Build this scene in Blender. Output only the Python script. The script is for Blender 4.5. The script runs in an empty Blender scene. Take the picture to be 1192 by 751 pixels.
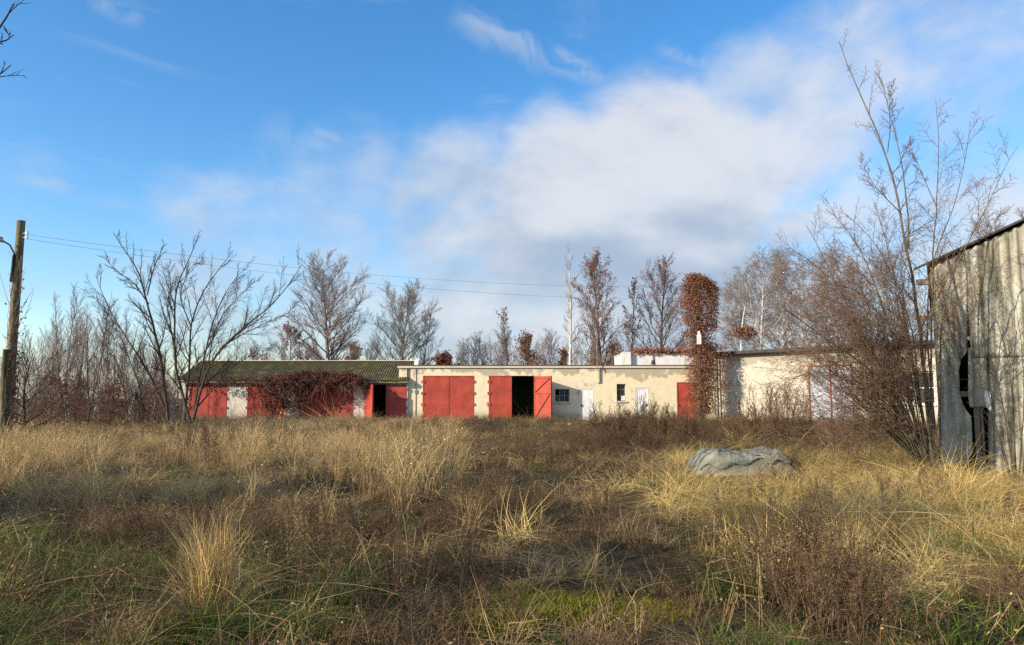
import bpy, bmesh, math, random
import numpy as np
R = math.radians
random.seed(7)
scene = bpy.context.scene
COL = scene.collection

# ------------------------------------------------------------------ camera
PITCH = R(5.8); FPX = 861.0; CAMZ = 1.6
cam_d = bpy.data.cameras.new('camera'); cam = bpy.data.objects.new('camera', cam_d)
COL.objects.link(cam); scene.camera = cam
cam_d.sensor_width = 36; cam_d.lens = FPX / 1192 * 36; cam_d.clip_end = 3000
cam.location = (0, 0, CAMZ); cam.rotation_euler = (R(90) + PITCH, 0, 0)

def ray(px, py):
    u = (px - 596) / FPX; v = (375.5 - py) / FPX
    return np.array([u, math.cos(PITCH) - v * math.sin(PITCH), math.sin(PITCH) + v * math.cos(PITCH)])
def P(px, py, Y):
    d = ray(px, py); d = d * (Y / d[1]); return np.array([d[0], Y, d[2] + CAMZ])
def PX(px, Y): return P(px, 463, Y)[0]
def PZ(py, Y): return P(596, py, Y)[2]

# ------------------------------------------------------------------ light
SUN = np.array([-2.1, -1.2, 0.98]); SUN = SUN / np.linalg.norm(SUN)      # towards the sun
s_el = math.asin(SUN[2]); s_az = math.atan2(SUN[0], SUN[1])
sun_d = bpy.data.lights.new('sun', 'SUN'); sun = bpy.data.objects.new('sun', sun_d); COL.objects.link(sun)
sun_d.energy = 5.0; sun_d.angle = R(0.53); sun_d.color = (1.0, 0.86, 0.68)
from mathutils import Vector
sun.rotation_euler = Vector(-SUN).to_track_quat('-Z', 'Y').to_euler()
sun.location = (-30, -20, 20)
scene.view_settings.view_transform = 'Standard'; scene.view_settings.look = 'None'
scene.view_settings.gamma = 1.0; scene.view_settings.exposure = 0.43
try: scene.view_settings.use_curve_mapping = False
except Exception: pass
scene.render.engine = 'CYCLES'
scene.cycles.use_denoising = False; scene.cycles.use_adaptive_sampling = True; scene.cycles.adaptive_threshold = 0.012
scene.cycles.max_bounces = 4; scene.cycles.diffuse_bounces = 2; scene.cycles.transmission_bounces = 2; scene.cycles.glossy_bounces = 2; scene.cycles.transparent_max_bounces = 8

class NT:                                            # tiny node helper
    def __init__(s, tree): s.t = tree; tree.nodes.clear()
    def n(s, kind, **kw):
        nd = s.t.nodes.new(kind)
        for k, v in kw.items():
            if k == 'i':
                for kk, vv in v.items(): s.set(nd, kk, vv)
            else: setattr(nd, k, v)
        return nd
    def set(s, nd, key, v):
        sock = nd.inputs[key]
        if hasattr(v, 'is_output') or isinstance(v, bpy.types.NodeSocket): s.t.links.new(v, sock)
        elif isinstance(v, bpy.types.Node): s.t.links.new(v.outputs[0], sock)
        else: sock.default_value = v
    def math(s, op, a, b=None, c=None, clamp=False):
        nd = s.n('ShaderNodeMath', operation=op, use_clamp=clamp); s.set(nd, 0, a)
        if b is not None: s.set(nd, 1, b)
        if c is not None: s.set(nd, 2, c)
        return nd.outputs[0]
    def noise(s, vec, scale, detail=4, rough=0.55, dist=0.0):
        nd = s.n('ShaderNodeTexNoise'); nd.inputs['Scale'].default_value = scale; nd.inputs['Detail'].default_value = detail
        nd.inputs['Roughness'].default_value = rough; nd.inputs['Distortion'].default_value = dist
        if vec is not None: s.set(nd, 'Vector', vec)
        return nd.outputs['Fac']
    def ramp(s, fac, stops, interp='LINEAR'):
        nd = s.n('ShaderNodeValToRGB'); cr = nd.color_ramp; cr.interpolation = interp
        while len(cr.elements) < len(stops): cr.elements.new(0.5)
        for e, (p, c) in zip(cr.elements, stops): e.position = p; e.color = (*c, 1) if len(c) == 3 else c
        s.set(nd, 'Fac', fac); return nd.outputs['Color']
    def mix(s, fac, a, b, mode='MIX'):
        nd = s.n('ShaderNodeMix', data_type='RGBA', blend_type=mode)
        s.set(nd, 0, fac)
        for k, v in ((6, a), (7, b)):
            if isinstance(v, tuple): v = (*v, 1) if len(v) == 3 else v
            s.set(nd, k, v)
        return nd.outputs[2]
    def mr(s, v, a, b, c=0.0, d=1.0, smooth=True):
        nd = s.n('ShaderNodeMapRange', interpolation_type='SMOOTHSTEP' if smooth else 'LINEAR')
        s.set(nd, 0, v); nd.inputs[1].default_value = a; nd.inputs[2].default_value = b; nd.inputs[3].default_value = c; nd.inputs[4].default_value = d
        return nd.outputs[0]

# ------------------------------------------------------------------ sky with clouds
world = bpy.data.worlds.new('World'); scene.world = world; world.use_nodes = True
w = NT(world.node_tree)
sky = w.n('ShaderNodeTexSky', sky_type='NISHITA', sun_disc=False)
sky.sun_elevation = s_el; sky.sun_rotation = s_az; sky.air_density = 1.0; sky.dust_density = 0.6; sky.ozone_density = 2.5
tc = w.n('ShaderNodeTexCoord').outputs['Generated']
mp = w.n('ShaderNodeMapping'); w.set(mp, 'Vector', tc); mp.inputs['Scale'].default_value = (1.0, 1.0, 1.7)
mp.inputs['Rotation'].default_value = (0, R(-16), 0)
nA = w.noise(mp.outputs[0], 3.3, 8, 0.5, 0.2)
mp2 = w.n('ShaderNodeMapping'); w.set(mp2, 'Vector', mp.outputs[0]); mp2.inputs['Location'].default_value = (-0.05, -0.03, 0.07)
nB = w.noise(mp2.outputs[0], 3.3, 6, 0.5, 0.2)
blobs = [(960, 80, 8, .56), (900, 150, 10, .78), (790, 225, 12, .92), (660, 245, 10, .8), (540, 258, 10, .66), (410, 240, 9, .46), (290, 258, 8, .34),
         (600, 340, 13, .8), (780, 340, 13, .88), (940, 310, 12, .68), (1150, 320, 12, .66), (1180, 150, 13, .36), (1090, 70, 9, .3),
         (1160, 20, 11, .36), (470, 340, 10, .46), (60, 390, 10, .34), (240, 390, 10, .4), (360, 380, 9, .42)]
acc = None
for (bx_, by_, rad, amp) in blobs:
    d = ray(bx_, by_); d = d / np.linalg.norm(d)
    dot = w.n('ShaderNodeVectorMath', operation='DOT_PRODUCT'); w.set(dot, 0, tc); dot.inputs[1].default_value = tuple(d)
    v = w.mr(dot.outputs['Value'], math.cos(R(rad)), math.cos(R(rad * 0.15)), 0, amp)
    acc = v if acc is None else w.math('MAXIMUM', acc, v)
d = ray(230, 120); d = d / np.linalg.norm(d)          # the clear patch; unseen cloud beyond it is added to weaken blue fill light
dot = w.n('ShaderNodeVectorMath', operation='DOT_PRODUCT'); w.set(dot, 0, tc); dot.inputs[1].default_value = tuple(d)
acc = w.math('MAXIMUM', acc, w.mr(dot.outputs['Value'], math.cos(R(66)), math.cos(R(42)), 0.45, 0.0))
sepd = w.n('ShaderNodeSeparateXYZ'); w.set(sepd, 0, tc)
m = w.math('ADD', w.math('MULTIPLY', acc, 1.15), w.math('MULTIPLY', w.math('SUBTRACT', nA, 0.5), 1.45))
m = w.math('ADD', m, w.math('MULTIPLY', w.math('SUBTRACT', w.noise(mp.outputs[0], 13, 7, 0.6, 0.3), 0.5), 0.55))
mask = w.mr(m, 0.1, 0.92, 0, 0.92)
# long thin wisps higher up
mpw = w.n('ShaderNodeMapping'); w.set(mpw, 'Vector', tc); mpw.inputs['Scale'].default_value = (1.2, 1.0, 7.0); mpw.inputs['Rotation'].default_value = (0, R(12), 0)
wisp = w.mr(w.noise(mpw.outputs[0], 2.6, 6, 0.55, 0.5), 0.52, 0.78, 0, 0.42)
mask = w.math('MAXIMUM', mask, wisp)
nS = w.noise(tc, 16, 6, 0.6, 0.8)
for (p1, p2, wd_deg, amp) in (((530, 22), (640, 72), 1.6, .34), ((620, 62), (745, 108), 1.2, .44), ((765, 55), (840, 85), .9, .3), ((10, 208), (165, 238), .9, .3), ((105, 0), (165, 26), .9, .22), ((360, 150), (400, 168), .7, .3), ((300, 155), (420, 190), 2.2, .16)):
    d1 = ray(*p1); d1 = d1 / np.linalg.norm(d1); d2 = ray(*p2); d2 = d2 / np.linalg.norm(d2); nn = np.cross(d1, d2); nn = nn / np.linalg.norm(nn); mm = d1 + d2; mm = mm / np.linalg.norm(mm); half = math.acos(float(np.dot(d1, mm)))
    a1 = w.n('ShaderNodeVectorMath', operation='DOT_PRODUCT'); w.set(a1, 0, tc); a1.inputs[1].default_value = tuple(nn); a2 = w.n('ShaderNodeVectorMath', operation='DOT_PRODUCT'); w.set(a2, 0, tc); a2.inputs[1].default_value = tuple(mm)
    off = w.math('ABSOLUTE', w.math('ADD', a1.outputs['Value'], w.math('MULTIPLY', w.math('SUBTRACT', nS, 0.5), math.sin(R(wd_deg)) * 2.2)))
    v = w.math('MULTIPLY', w.mr(off, math.sin(R(wd_deg)), 0.0, 0, amp), w.math('MULTIPLY', w.mr(a2.outputs['Value'], math.cos(half * 1.25), math.cos(half * .45)), w.mr(nS, .25, .6)))
    mask = w.math('MAXIMUM', mask, v)
relief = w.math('SUBTRACT', nA, nB)
lit = w.mr(w.math('ADD', w.math('MULTIPLY', relief, 3.2), w.math('MULTIPLY', sepd.outputs[2], 1.3)), -0.25, 0.75)
ccol = w.mix(lit, (3.6, 4.3, 5.45), (6.8, 7.0, 7.4))
hs = w.n('ShaderNodeHueSaturation'); hs.inputs['Saturation'].default_value = 1.3; hs.inputs['Value'].default_value = 2.15; w.set(hs, 'Color', sky.outputs[0])
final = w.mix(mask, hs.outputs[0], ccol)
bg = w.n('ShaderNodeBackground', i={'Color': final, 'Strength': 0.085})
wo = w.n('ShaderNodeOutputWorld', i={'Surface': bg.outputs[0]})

# ------------------------------------------------------------------ materials
def newmat(name):
    m = bpy.data.materials.new(name); m.use_nodes = True
    return m, NT(m.node_tree)
def finish(t, color, rough=0.8, bump=None, bump_d=0.02, bump_s=0.5, spec=0.3, metal=0.0, transl=0.0):
    p = t.n('ShaderNodeBsdfPrincipled'); 
    if isinstance(color, tuple): color = (*color, 1) if len(color) == 3 else color
    t.set(p, 'Base Color', color); t.set(p, 'Roughness', rough); p.inputs['Specular IOR Level'].default_value = spec; p.inputs['Metallic'].default_value = metal
    if bump is not None:
        b = t.n('ShaderNodeBump'); b.inputs['Strength'].default_value = bump_s; b.inputs['Distance'].default_value = bump_d
        t.set(b, 'Height', bump); t.set(p, 'Normal', b.outputs[0])
    out = p.outputs[0]
    if transl > 0:
        tr = t.n('ShaderNodeBsdfTranslucent'); t.set(tr, 'Color', color)
        mx = t.n('ShaderNodeMixShader'); mx.inputs[0].default_value = transl; t.set(mx, 1, out); t.set(mx, 2, tr.outputs[0]); out = mx.outputs[0]
    o = t.n('ShaderNodeOutputMaterial'); t.set(o, 'Surface', out)
def pm(name, stops, scale=4.0, rough=0.85, bump_d=0.0, coord='Object', stretch=(1, 1, 1), detail=6, spec=0.25, metal=0, dist=0.0):
    m, t = newmat(name)
    c = t.n('ShaderNodeTexCoord').outputs[coord]
    mpn = t.n('ShaderNodeMapping'); t.set(mpn, 'Vector', c); mpn.inputs['Scale'].default_value = stretch
    f = t.noise(mpn.outputs[0], scale, detail, 0.6, dist)
    col = t.ramp(f, stops)
    finish(t, col, rough, f if bump_d > 0 else None, bump_d, 0.6, spec, metal)
    return m
M = {}
# plaster: cream with grey peeled patches high up and dirt low down, each with its own ragged shape
def plaster(name, cream, cream2, grey, top, patch=0.56, dirt=0.5):
    m, t = newmat(name)
    c = t.n('ShaderNodeTexCoord').outputs['Object']
    sx = t.n('ShaderNodeSeparateXYZ'); t.set(sx, 0, c)
    n1 = t.noise(c, 0.5, 6, 0.6); n2 = t.noise(c, 2.2, 8, 0.62); 
    mpv = t.n('ShaderNodeMapping'); t.set(mpv, 'Vector', c); mpv.inputs['Scale'].default_value = (1.4, 1.4, 0.14)
    n3 = t.noise(mpv.outputs[0], 1.6, 7, 0.6)
    base = t.mix(t.mr(n2, 0.3, 0.7), (*cream,), (*cream2,))
    base = t.mix(t.mr(n3, 0.58, 0.8, 0, 0.4), base, (*grey,))
    hi = t.mr(sx.outputs[2], top - 1.3, top, 0, 0.16)
    pk = t.mr(t.math('ADD', t.math('ADD', t.math('MULTIPLY', n1, 0.55), t.math('MULTIPLY', n2, 0.45)), hi), patch + 0.07, patch + 0.12)
    base = t.mix(t.math('MULTIPLY', pk, 0.75), base, (*grey,))
    lo = t.mr(t.math('ADD', sx.outputs[2], t.math('MULTIPLY', n2, 0.9)), 0.5, 1.3, dirt, 0)
    base = t.mix(lo, base, (0.22, 0.18, 0.12))
    finish(t, base, 0.93, n2, 0.02, 0.4, 0.15)
    return m
M['cream'] = plaster('cream_plaster', (0.77, 0.685, 0.48), (0.69, 0.6, 0.405), (0.36, 0.3, 0.21), 3.8, 0.505, 0.75)
M['cream_wing'] = plaster('pale_cream_plaster', (0.56, 0.515, 0.415), (0.44, 0.405, 0.325), (0.3, 0.27, 0.215), 4.6, 0.45, 0.7)
M['whitewash'] = plaster('whitewashed_plaster', (0.72, 0.68, 0.58), (0.62, 0.56, 0.45), (0.4, 0.34, 0.25), 2.6, 0.57)
M['inside'] = pm('dark_interior_plaster', [(0.3, (0.05, 0.05, 0.04)), (0.7, (0.09, 0.085, 0.07))], 1.5)  # interior plaster, dark and lightly mottled all over
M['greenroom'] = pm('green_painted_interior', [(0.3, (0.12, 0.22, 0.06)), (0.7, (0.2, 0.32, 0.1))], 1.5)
def paint(name, a, b, worn, scale=1.2, rough=0.6):
    m, t = newmat(name)
    c = t.n('ShaderNodeTexCoord').outputs['Object']
    mpv = t.n('ShaderNodeMapping'); t.set(mpv, 'Vector', c); mpv.inputs['Scale'].default_value = (3, 3, 0.5)
    n1 = t.noise(c, scale, 5, 0.6); n2 = t.noise(mpv.outputs[0], 3, 8, 0.65)
    sx = t.n('ShaderNodeSeparateXYZ'); t.set(sx, 0, c)
    col = t.mix(t.mr(n1, 0.35, 0.65), a, b)
    col = t.mix(t.mr(n2, 0.47, 0.68, 0, 0.8), col, worn)
    n4 = t.noise(c, 9, 8, 0.7); col = t.mix(t.mr(n4, 0.64, 0.7, 0, 0.55), col, (0.16, 0.09, 0.06))
    lo = t.mr(t.math('ADD', sx.outputs[2], t.math('MULTIPLY', n2, 0.8)), 0.45, 0.9, 0.5, 0)
    col = t.mix(lo, col, (0.2, 0.13, 0.09))
    finish(t, col, rough, n2, 0.01, 0.3, 0.3)
    return m
M['red'] = paint('faded_red_paint', (0.48, 0.075, 0.042), (0.33, 0.05, 0.032), (0.3, 0.07, 0.05))
M['red2'] = paint('faded_red_paint_older', (0.46, 0.068, 0.042), (0.31, 0.046, 0.033), (0.27, 0.075, 0.06))
M['white'] = paint('white_paint', (0.8, 0.8, 0.78), (0.72, 0.72, 0.7), (0.6, 0.57, 0.5))
M['whitewall'] = paint('white_roof_parapet', (0.78, 0.77, 0.73), (0.7, 0.69, 0.66), (0.5, 0.46, 0.4))
M['dark'] = pm('dark_bitumen', [(0.3, (0.04, 0.036, 0.034)), (0.7, (0.08, 0.07, 0.065))], 3)
M['fascia'] = pm('weathered_fascia_metal', [(0.3, (0.5, 0.43, 0.34)), (0.6, (0.62, 0.55, 0.45)), (0.8, (0.4, 0.32, 0.25))], 1.2, 0.6, stretch=(1, 1, 6))
M['metal'] = pm('grey_galvanised_pipe', [(0.3, (0.2, 0.19, 0.18)), (0.7, (0.32, 0.3, 0.28))], 5, 0.5)
M['iron'] = pm('dark_iron', [(0.3, (0.03, 0.028, 0.026)), (0.7, (0.07, 0.06, 0.05))], 8, 0.6)
M['wood'] = pm('weathered_grey_timber', [(0.25, (0.1, 0.078, 0.055)), (0.5, (0.2, 0.165, 0.12)), (0.75, (0.3, 0.25, 0.19))], 5, 0.9, 0.01, stretch=(6, 6, 0.5))
M['polewood'] = pm('lichen_grey_pole_wood', [(0.35, (0.06, 0.052, 0.03)), (0.5, (0.15, 0.13, 0.075)), (0.65, (0.27, 0.235, 0.15))], 4, 0.9, 0.01, stretch=(6, 6, 0.4))
M['roofmoss'] = None
def mossroof():
    m, t = newmat('mossy_fibre_cement')
    c = t.n('ShaderNodeTexCoord').outputs['Object']
    n1 = t.noise(c, 1.1, 6, 0.65); n2 = t.noise(c, 9, 5, 0.6)
    sx = t.n('ShaderNodeSeparateXYZ'); t.set(sx, 0, c)
    f = t.math('ADD', t.math('MULTIPLY', n1, 0.6), t.math('MULTIPLY', n2, 0.4))
    col = t.ramp(f, [(0.36, (0.2, 0.175, 0.13)), (0.44, (0.085, 0.07, 0.042)), (0.52, (0.075, 0.066, 0.032)), (0.58, (0.125, 0.125, 0.04)), (0.66, (0.23, 0.21, 0.11))])
    finish(t, col, 0.95, n2, 0.04, 0.9, 0.1)
    return m
M['roofmoss'] = mossroof()
def asbestos(name, green):
    m, t = newmat(name)
    c = t.n('ShaderNodeTexCoord').outputs['Object']
    mpv = t.n('ShaderNodeMapping'); t.set(mpv, 'Vector', c); mpv.inputs['Scale'].default_value = (3.2, 3.2, 0.28)
    n1 = t.noise(mpv.outputs[0], 1.7, 8, 0.65); n2 = t.noise(c, 14, 6, 0.65); n3 = t.noise(c, 1.3, 5, 0.6)
    col = t.ramp(n1, [(0.35, (0.08, 0.074, 0.055)), (0.44, (0.23, 0.215, 0.165)), (0.53, (0.37, 0.35, 0.28)), (0.65, (0.55, 0.52, 0.43))])
    col = t.mix(t.mr(n3, 0.45, 0.68, 0, green), col, (0.19, 0.18, 0.1))
    col = t.mix(t.mr(n2, 0.62, 0.7, 0, 0.5), col, (0.5, 0.49, 0.42))
    col = t.mix(t.mr(n2, 0.38, 0.3, 0, 0.6), col, (0.06, 0.055, 0.035))
    finish(t, col, 0.95, n2, 0.008, 0.6, 0.15)
    return m
M['sheet'] = asbestos('lichened_fibre_cement_sheet', 0.4)
M['sheet_green'] = asbestos('green_algae_fibre_cement_sheet', 0.95)
def glassmat():
    m, t = newmat('dusty_window_glass')
    p = t.n('ShaderNodeBsdfPrincipled'); p.inputs['Base Color'].default_value = (0.03, 0.035, 0.04, 1); p.inputs['Roughness'].default_value = 0.12
    p.inputs['Specular IOR Level'].default_value = 0.6
    o = t.n('ShaderNodeOutputMaterial'); t.set(o, 'Surface', p.outputs[0]); return m
M['glass'] = glassmat()
M['paleglass'] = pm('pale_clouded_glass', [(0.35, (0.3, 0.33, 0.38)), (0.65, (0.5, 0.53, 0.58))], 1.2, 0.25, spec=0.5)
M['tarp'] = None
def tarpm():
    m, t = newmat('faded_grey_green_tarpaulin')
    c = t.n('ShaderNodeTexCoord').outputs['Object']
    n1 = t.noise(c, 2.0, 6, 0.6); n2 = t.noise(c, 16, 7, 0.6); 
    col = t.ramp(n1, [(0.32, (0.14, 0.145, 0.12)), (0.5, (0.215, 0.22, 0.18)), (0.68, (0.3, 0.29, 0.215))])
    col = t.mix(t.mr(n2, 0.55, 0.75, 0, 0.6), col, (0.14, 0.14, 0.1))
    finish(t, col, 0.85, n2, 0.03, 0.7, 0.12); return m
M['tarp'] = tarpm()
def groundm():
    m, t = newmat('soil_and_litter')
    c = t.n('ShaderNodeTexCoord').outputs['Object']
    n1 = t.noise(c, 0.25, 6, 0.6); n2 = t.noise(c, 7, 8, 0.7); n3 = t.noise(c, 1.4, 6, 0.6)
    col = t.ramp(n2, [(0.3, (0.03, 0.022, 0.014)), (0.5, (0.065, 0.048, 0.028)), (0.7, (0.14, 0.105, 0.06))])
    col = t.mix(t.mr(n3, 0.5, 0.7, 0, 0.5), col, (0.07, 0.075, 0.025))
    col = t.mix(t.mr(n1, 0.5, 0.7, 0, 0.45), col, (0.15, 0.115, 0.06))
    finish(t, col, 0.98, n2, 0.06, 0.9, 0.05); return m
M['ground'] = groundm()
def bark(name, a, b, c_):
    return pm(name, [(0.3, a), (0.5, b), (0.72, c_)], 6, 0.95, 0.0, stretch=(3, 3, 0.6), spec=0.1)
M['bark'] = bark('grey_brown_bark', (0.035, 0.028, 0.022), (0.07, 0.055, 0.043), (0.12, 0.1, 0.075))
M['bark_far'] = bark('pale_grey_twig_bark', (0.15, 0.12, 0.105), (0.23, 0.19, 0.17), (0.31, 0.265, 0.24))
M['bark_warm'] = bark('reddish_brown_twig_bark', (0.1, 0.064, 0.044), (0.19, 0.125, 0.085), (0.28, 0.19, 0.13))
M['bark_green'] = bark('olive_sunlit_bark', (0.07, 0.058, 0.036), (0.125, 0.105, 0.068), (0.19, 0.165, 0.11))
M['birch'] = bark('white_birch_bark', (0.25, 0.22, 0.19), (0.6, 0.57, 0.52), (0.75, 0.72, 0.66))
M['weedstem'] = bark('dead_purple_brown_weed', (0.06, 0.04, 0.03), (0.12, 0.08, 0.055), (0.2, 0.14, 0.095))
def leafm(name, stops, transl=0.14, noise_amt=0.35):
    m, t = newmat(name)
    at = t.n('ShaderNodeAttribute', attribute_name='tint').outputs['Fac']
    oi = t.n('ShaderNodeObjectInfo').outputs['Random']
    geo = t.n('ShaderNodeNewGeometry').outputs['Position']
    n1 = t.noise(geo, 0.55, 3, 0.6)
    f = t.math('ADD', t.math('MULTIPLY', at, 0.62 - noise_amt * 0.5), t.math('MULTIPLY', oi, 0.2))
    f = t.math('ADD', f, t.math('MULTIPLY', t.math('SUBTRACT', n1, 0.3), noise_amt * 1.2), clamp=True)
    col = t.ramp(f, stops)
    finish(t, col, 0.7, None, spec=0.12, transl=transl); return m
M['straw'] = leafm('dry_straw_grass', [(0.1, (0.13, 0.085, 0.045)), (0.35, (0.29, 0.2, 0.1)), (0.6, (0.48, 0.355, 0.18)), (0.85, (0.68, 0.54, 0.31))])
M['tall'] = leafm('tall_pale_grass', [(0.1, (0.16, 0.105, 0.05)), (0.3, (0.37, 0.255, 0.115)), (0.55, (0.63, 0.46, 0.215)), (0.8, (0.8, 0.63, 0.34))])
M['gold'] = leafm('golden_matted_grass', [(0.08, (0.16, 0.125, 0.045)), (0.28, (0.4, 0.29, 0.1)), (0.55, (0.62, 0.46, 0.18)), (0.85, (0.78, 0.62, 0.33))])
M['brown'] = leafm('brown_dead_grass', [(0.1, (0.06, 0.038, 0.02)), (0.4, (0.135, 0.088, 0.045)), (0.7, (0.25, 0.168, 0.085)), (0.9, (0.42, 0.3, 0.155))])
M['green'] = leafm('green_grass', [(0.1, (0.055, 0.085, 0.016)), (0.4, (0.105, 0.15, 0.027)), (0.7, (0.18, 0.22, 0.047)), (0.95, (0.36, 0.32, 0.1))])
M['olive'] = leafm('olive_brush', [(0.1, (0.07, 0.06, 0.025)), (0.4, (0.13, 0.115, 0.045)), (0.7, (0.21, 0.185, 0.08)), (0.95, (0.34, 0.28, 0.13))])
M['moss'] = leafm('bright_moss', [(0.1, (0.11, 0.105, 0.015)), (0.5, (0.22, 0.205, 0.027)), (0.9, (0.33, 0.29, 0.055))])
M['weed'] = leafm('dead_weed_stalks', [(0.1, (0.06, 0.038, 0.023)), (0.4, (0.13, 0.083, 0.048)), (0.7, (0.23, 0.15, 0.088)), (0.95, (0.44, 0.34, 0.22))], 0.12)
M['palestraw'] = leafm('pale_bleached_straw', [(0.1, (0.4, 0.27, 0.11)), (0.4, (0.58, 0.41, 0.17)), (0.7, (0.7, 0.54, 0.27)), (0.95, (0.8, 0.68, 0.43))])
M['creeper'] = leafm('dark_red_creeper_leaf', [(0.1, (0.075, 0.032, 0.027)), (0.4, (0.16, 0.06, 0.044)), (0.7, (0.25, 0.1, 0.067)), (0.95, (0.33, 0.18, 0.12))], 0.2)
M['rust'] = leafm('rusty_creeper_leaf', [(0.1, (0.12, 0.05, 0.032)), (0.4, (0.25, 0.105, 0.058)), (0.7, (0.38, 0.175, 0.095)), (0.95, (0.5, 0.31, 0.19))], 0.25)
M['redleaf'] = leafm('red_brown_autumn_leaf', [(0.1, (0.14, 0.055, 0.045)), (0.4, (0.23, 0.09, 0.07)), (0.7, (0.32, 0.15, 0.1)), (0.95, (0.36, 0.26, 0.12))], 0.25)

# ------------------------------------------------------------------ mesh helpers
def mk(name, V, F, smooth=False, tint=None):
    V = np.asarray(V, np.float32); F = np.asarray(F, np.int32)
    me = bpy.data.meshes.new(name); k = F.shape[1]
    me.vertices.add(len(V)); me.vertices.foreach_set('co', V.ravel())
    me.loops.add(F.size); me.loops.foreach_set('vertex_index', F.ravel())
    me.polygons.add(len(F)); me.polygons.foreach_set('loop_start', np.arange(0, F.size, k, dtype=np.int32))
    me.polygons.foreach_set('use_smooth', np.full(len(F), smooth))
    me.update(calc_edges=True)
    if tint is not None:
        a = me.attributes.new('tint', 'FLOAT', 'POINT'); a.data.foreach_set('value', np.asarray(tint, np.float32))
    return me
class MB:
    def __init__(s): s.v = []; s.f = []
    def add(s, vs, fs):
        o = len(s.v); s.v += [tuple(map(float, p)) for p in vs]; s.f += [tuple(i + o for i in f) for f in fs]; return s
    def box(s, x0, x1, y0, y1, z0, z1):
        return s.add([(x0,y0,z0),(x1,y0,z0),(x1,y1,z0),(x0,y1,z0),(x0,y0,z1),(x1,y0,z1),(x1,y1,z1),(x0,y1,z1)],
                     [(0,3,2,1),(4,5,6,7),(0,1,5,4),(1,2,6,5),(2,3,7,6),(3,0,4,7)])
    def prism(s, poly, y0, y1):                     # polygon in x,z pushed along y
        n = len(poly); vs = [(x, y0, z) for x, z in poly] + [(x, y1, z) for x, z in poly]
        return s.add(vs, [tuple(range(n)), tuple(range(2*n-1, n-1, -1))] + [(i, i+n, (i+1)%n+n, (i+1)%n) for i in range(n)])
    def beam(s, a, b, r, k=8, r2=None):
        a = np.array(a, float); b = np.array(b, float); V, F = tubes(np.array([[a, b]]), np.array([[r, r if r2 is None else r2]]), k)
        o = len(s.v); s.v += [tuple(map(float, p)) for p in V]; s.f += [tuple(int(i) + o for i in f) for f in F]
        s.f.append(tuple(o + i for i in range(k))); s.f.append(tuple(o + k + i for i in reversed(range(k)))); return s
    def mesh(s, name, smooth=False, weld=False):
        me = bpy.data.meshes.new(name); me.from_pydata(s.v, [], s.f); me.validate(); me.update()
        if weld:
            bb = bmesh.new(); bb.from_mesh(me); bmesh.ops.remove_doubles(bb, verts=bb.verts, dist=1e-5); bb.to_mesh(me); bb.free()
        if smooth: me.polygons.foreach_set('use_smooth', [True] * len(me.polygons))
        return me
def obj(name, me, mat=None, parent=None, loc=None, kind=None, rz=0):
    o = bpy.data.objects.new(name, me); COL.objects.link(o)
    if mat is not None and not me.materials: me.materials.append(M[mat] if isinstance(mat, str) else mat)
    if parent is not None: o.parent = parent
    if loc is not None: o.location = loc
    if rz: o.rotation_euler = (0, 0, rz)
    if kind: o['kind'] = kind
    return o
def tag(o, label, cat, group=None):
    o['label'] = label; o['category'] = cat
    if group: o['group'] = group
    return o
def thing(name, label, cat, loc=(0, 0, 0), rz=0, group=None):
    o = bpy.data.objects.new(name, None); COL.objects.link(o); o.location = tuple(map(float, loc)); o.rotation_euler = (0, 0, rz)
    o.empty_display_size = 0.2
    return tag(o, label, cat, group)
def copy_tree(root, loc, rz, sc, label=None):
    r = root.copy(); COL.objects.link(r); r.location = tuple(map(float, loc)); r.rotation_euler = (0, 0, rz); r.scale = sc if isinstance(sc, tuple) else (sc,) * 3
    if label: r['label'] = label
    for ch in list(root.children):
        c = ch.copy(); COL.objects.link(c); c.parent = r
        for g in ch.children:
            d = g.copy(); COL.objects.link(d); d.parent = c
    return r

def nrm(a): return a / np.maximum(np.linalg.norm(a, axis=-1, keepdims=True), 1e-9)
def tubes(pts, rad, k):                              # pts (m,n,3), rad (m,n) -> quads
    m, n, _ = pts.shape
    tg = np.gradient(pts, axis=1) if n > 2 else np.repeat(pts[:, 1:] - pts[:, :1], 2, axis=1)
    tg = nrm(tg); mean = nrm(pts[:, -1] - pts[:, 0])
    ref = np.where(np.abs(mean[:, 2:3]) > 0.8, np.array([[1., 0, 0]]), np.array([[0, 0, 1.]]))[:, None, :]
    u = nrm(np.cross(tg, ref)); v = np.cross(tg, u)
    a = np.arange(k) * 2 * math.pi / k
    ring = pts[:, :, None, :] + rad[:, :, None, None] * (np.cos(a)[None, None, :, None] * u[:, :, None, :] + np.sin(a)[None, None, :, None] * v[:, :, None, :])
    V = ring.reshape(-1, 3)
    b = (np.arange(m)[:, None, None] * n + np.arange(n - 1)[None, :, None]) * k
    i = np.arange(k)[None, None, :]; j = (i + 1) % k
    F = np.stack([b + i, b + j, b + k + j, b + k + i], -1).reshape(-1, 4)
    return V, F
def cat(parts):
    Vs, Fs, o = [], [], 0
    for V, F in parts:
        Vs.append(V); Fs.append(F + o); o += len(V)
    return np.concatenate(Vs), np.concatenate(Fs)

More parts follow.
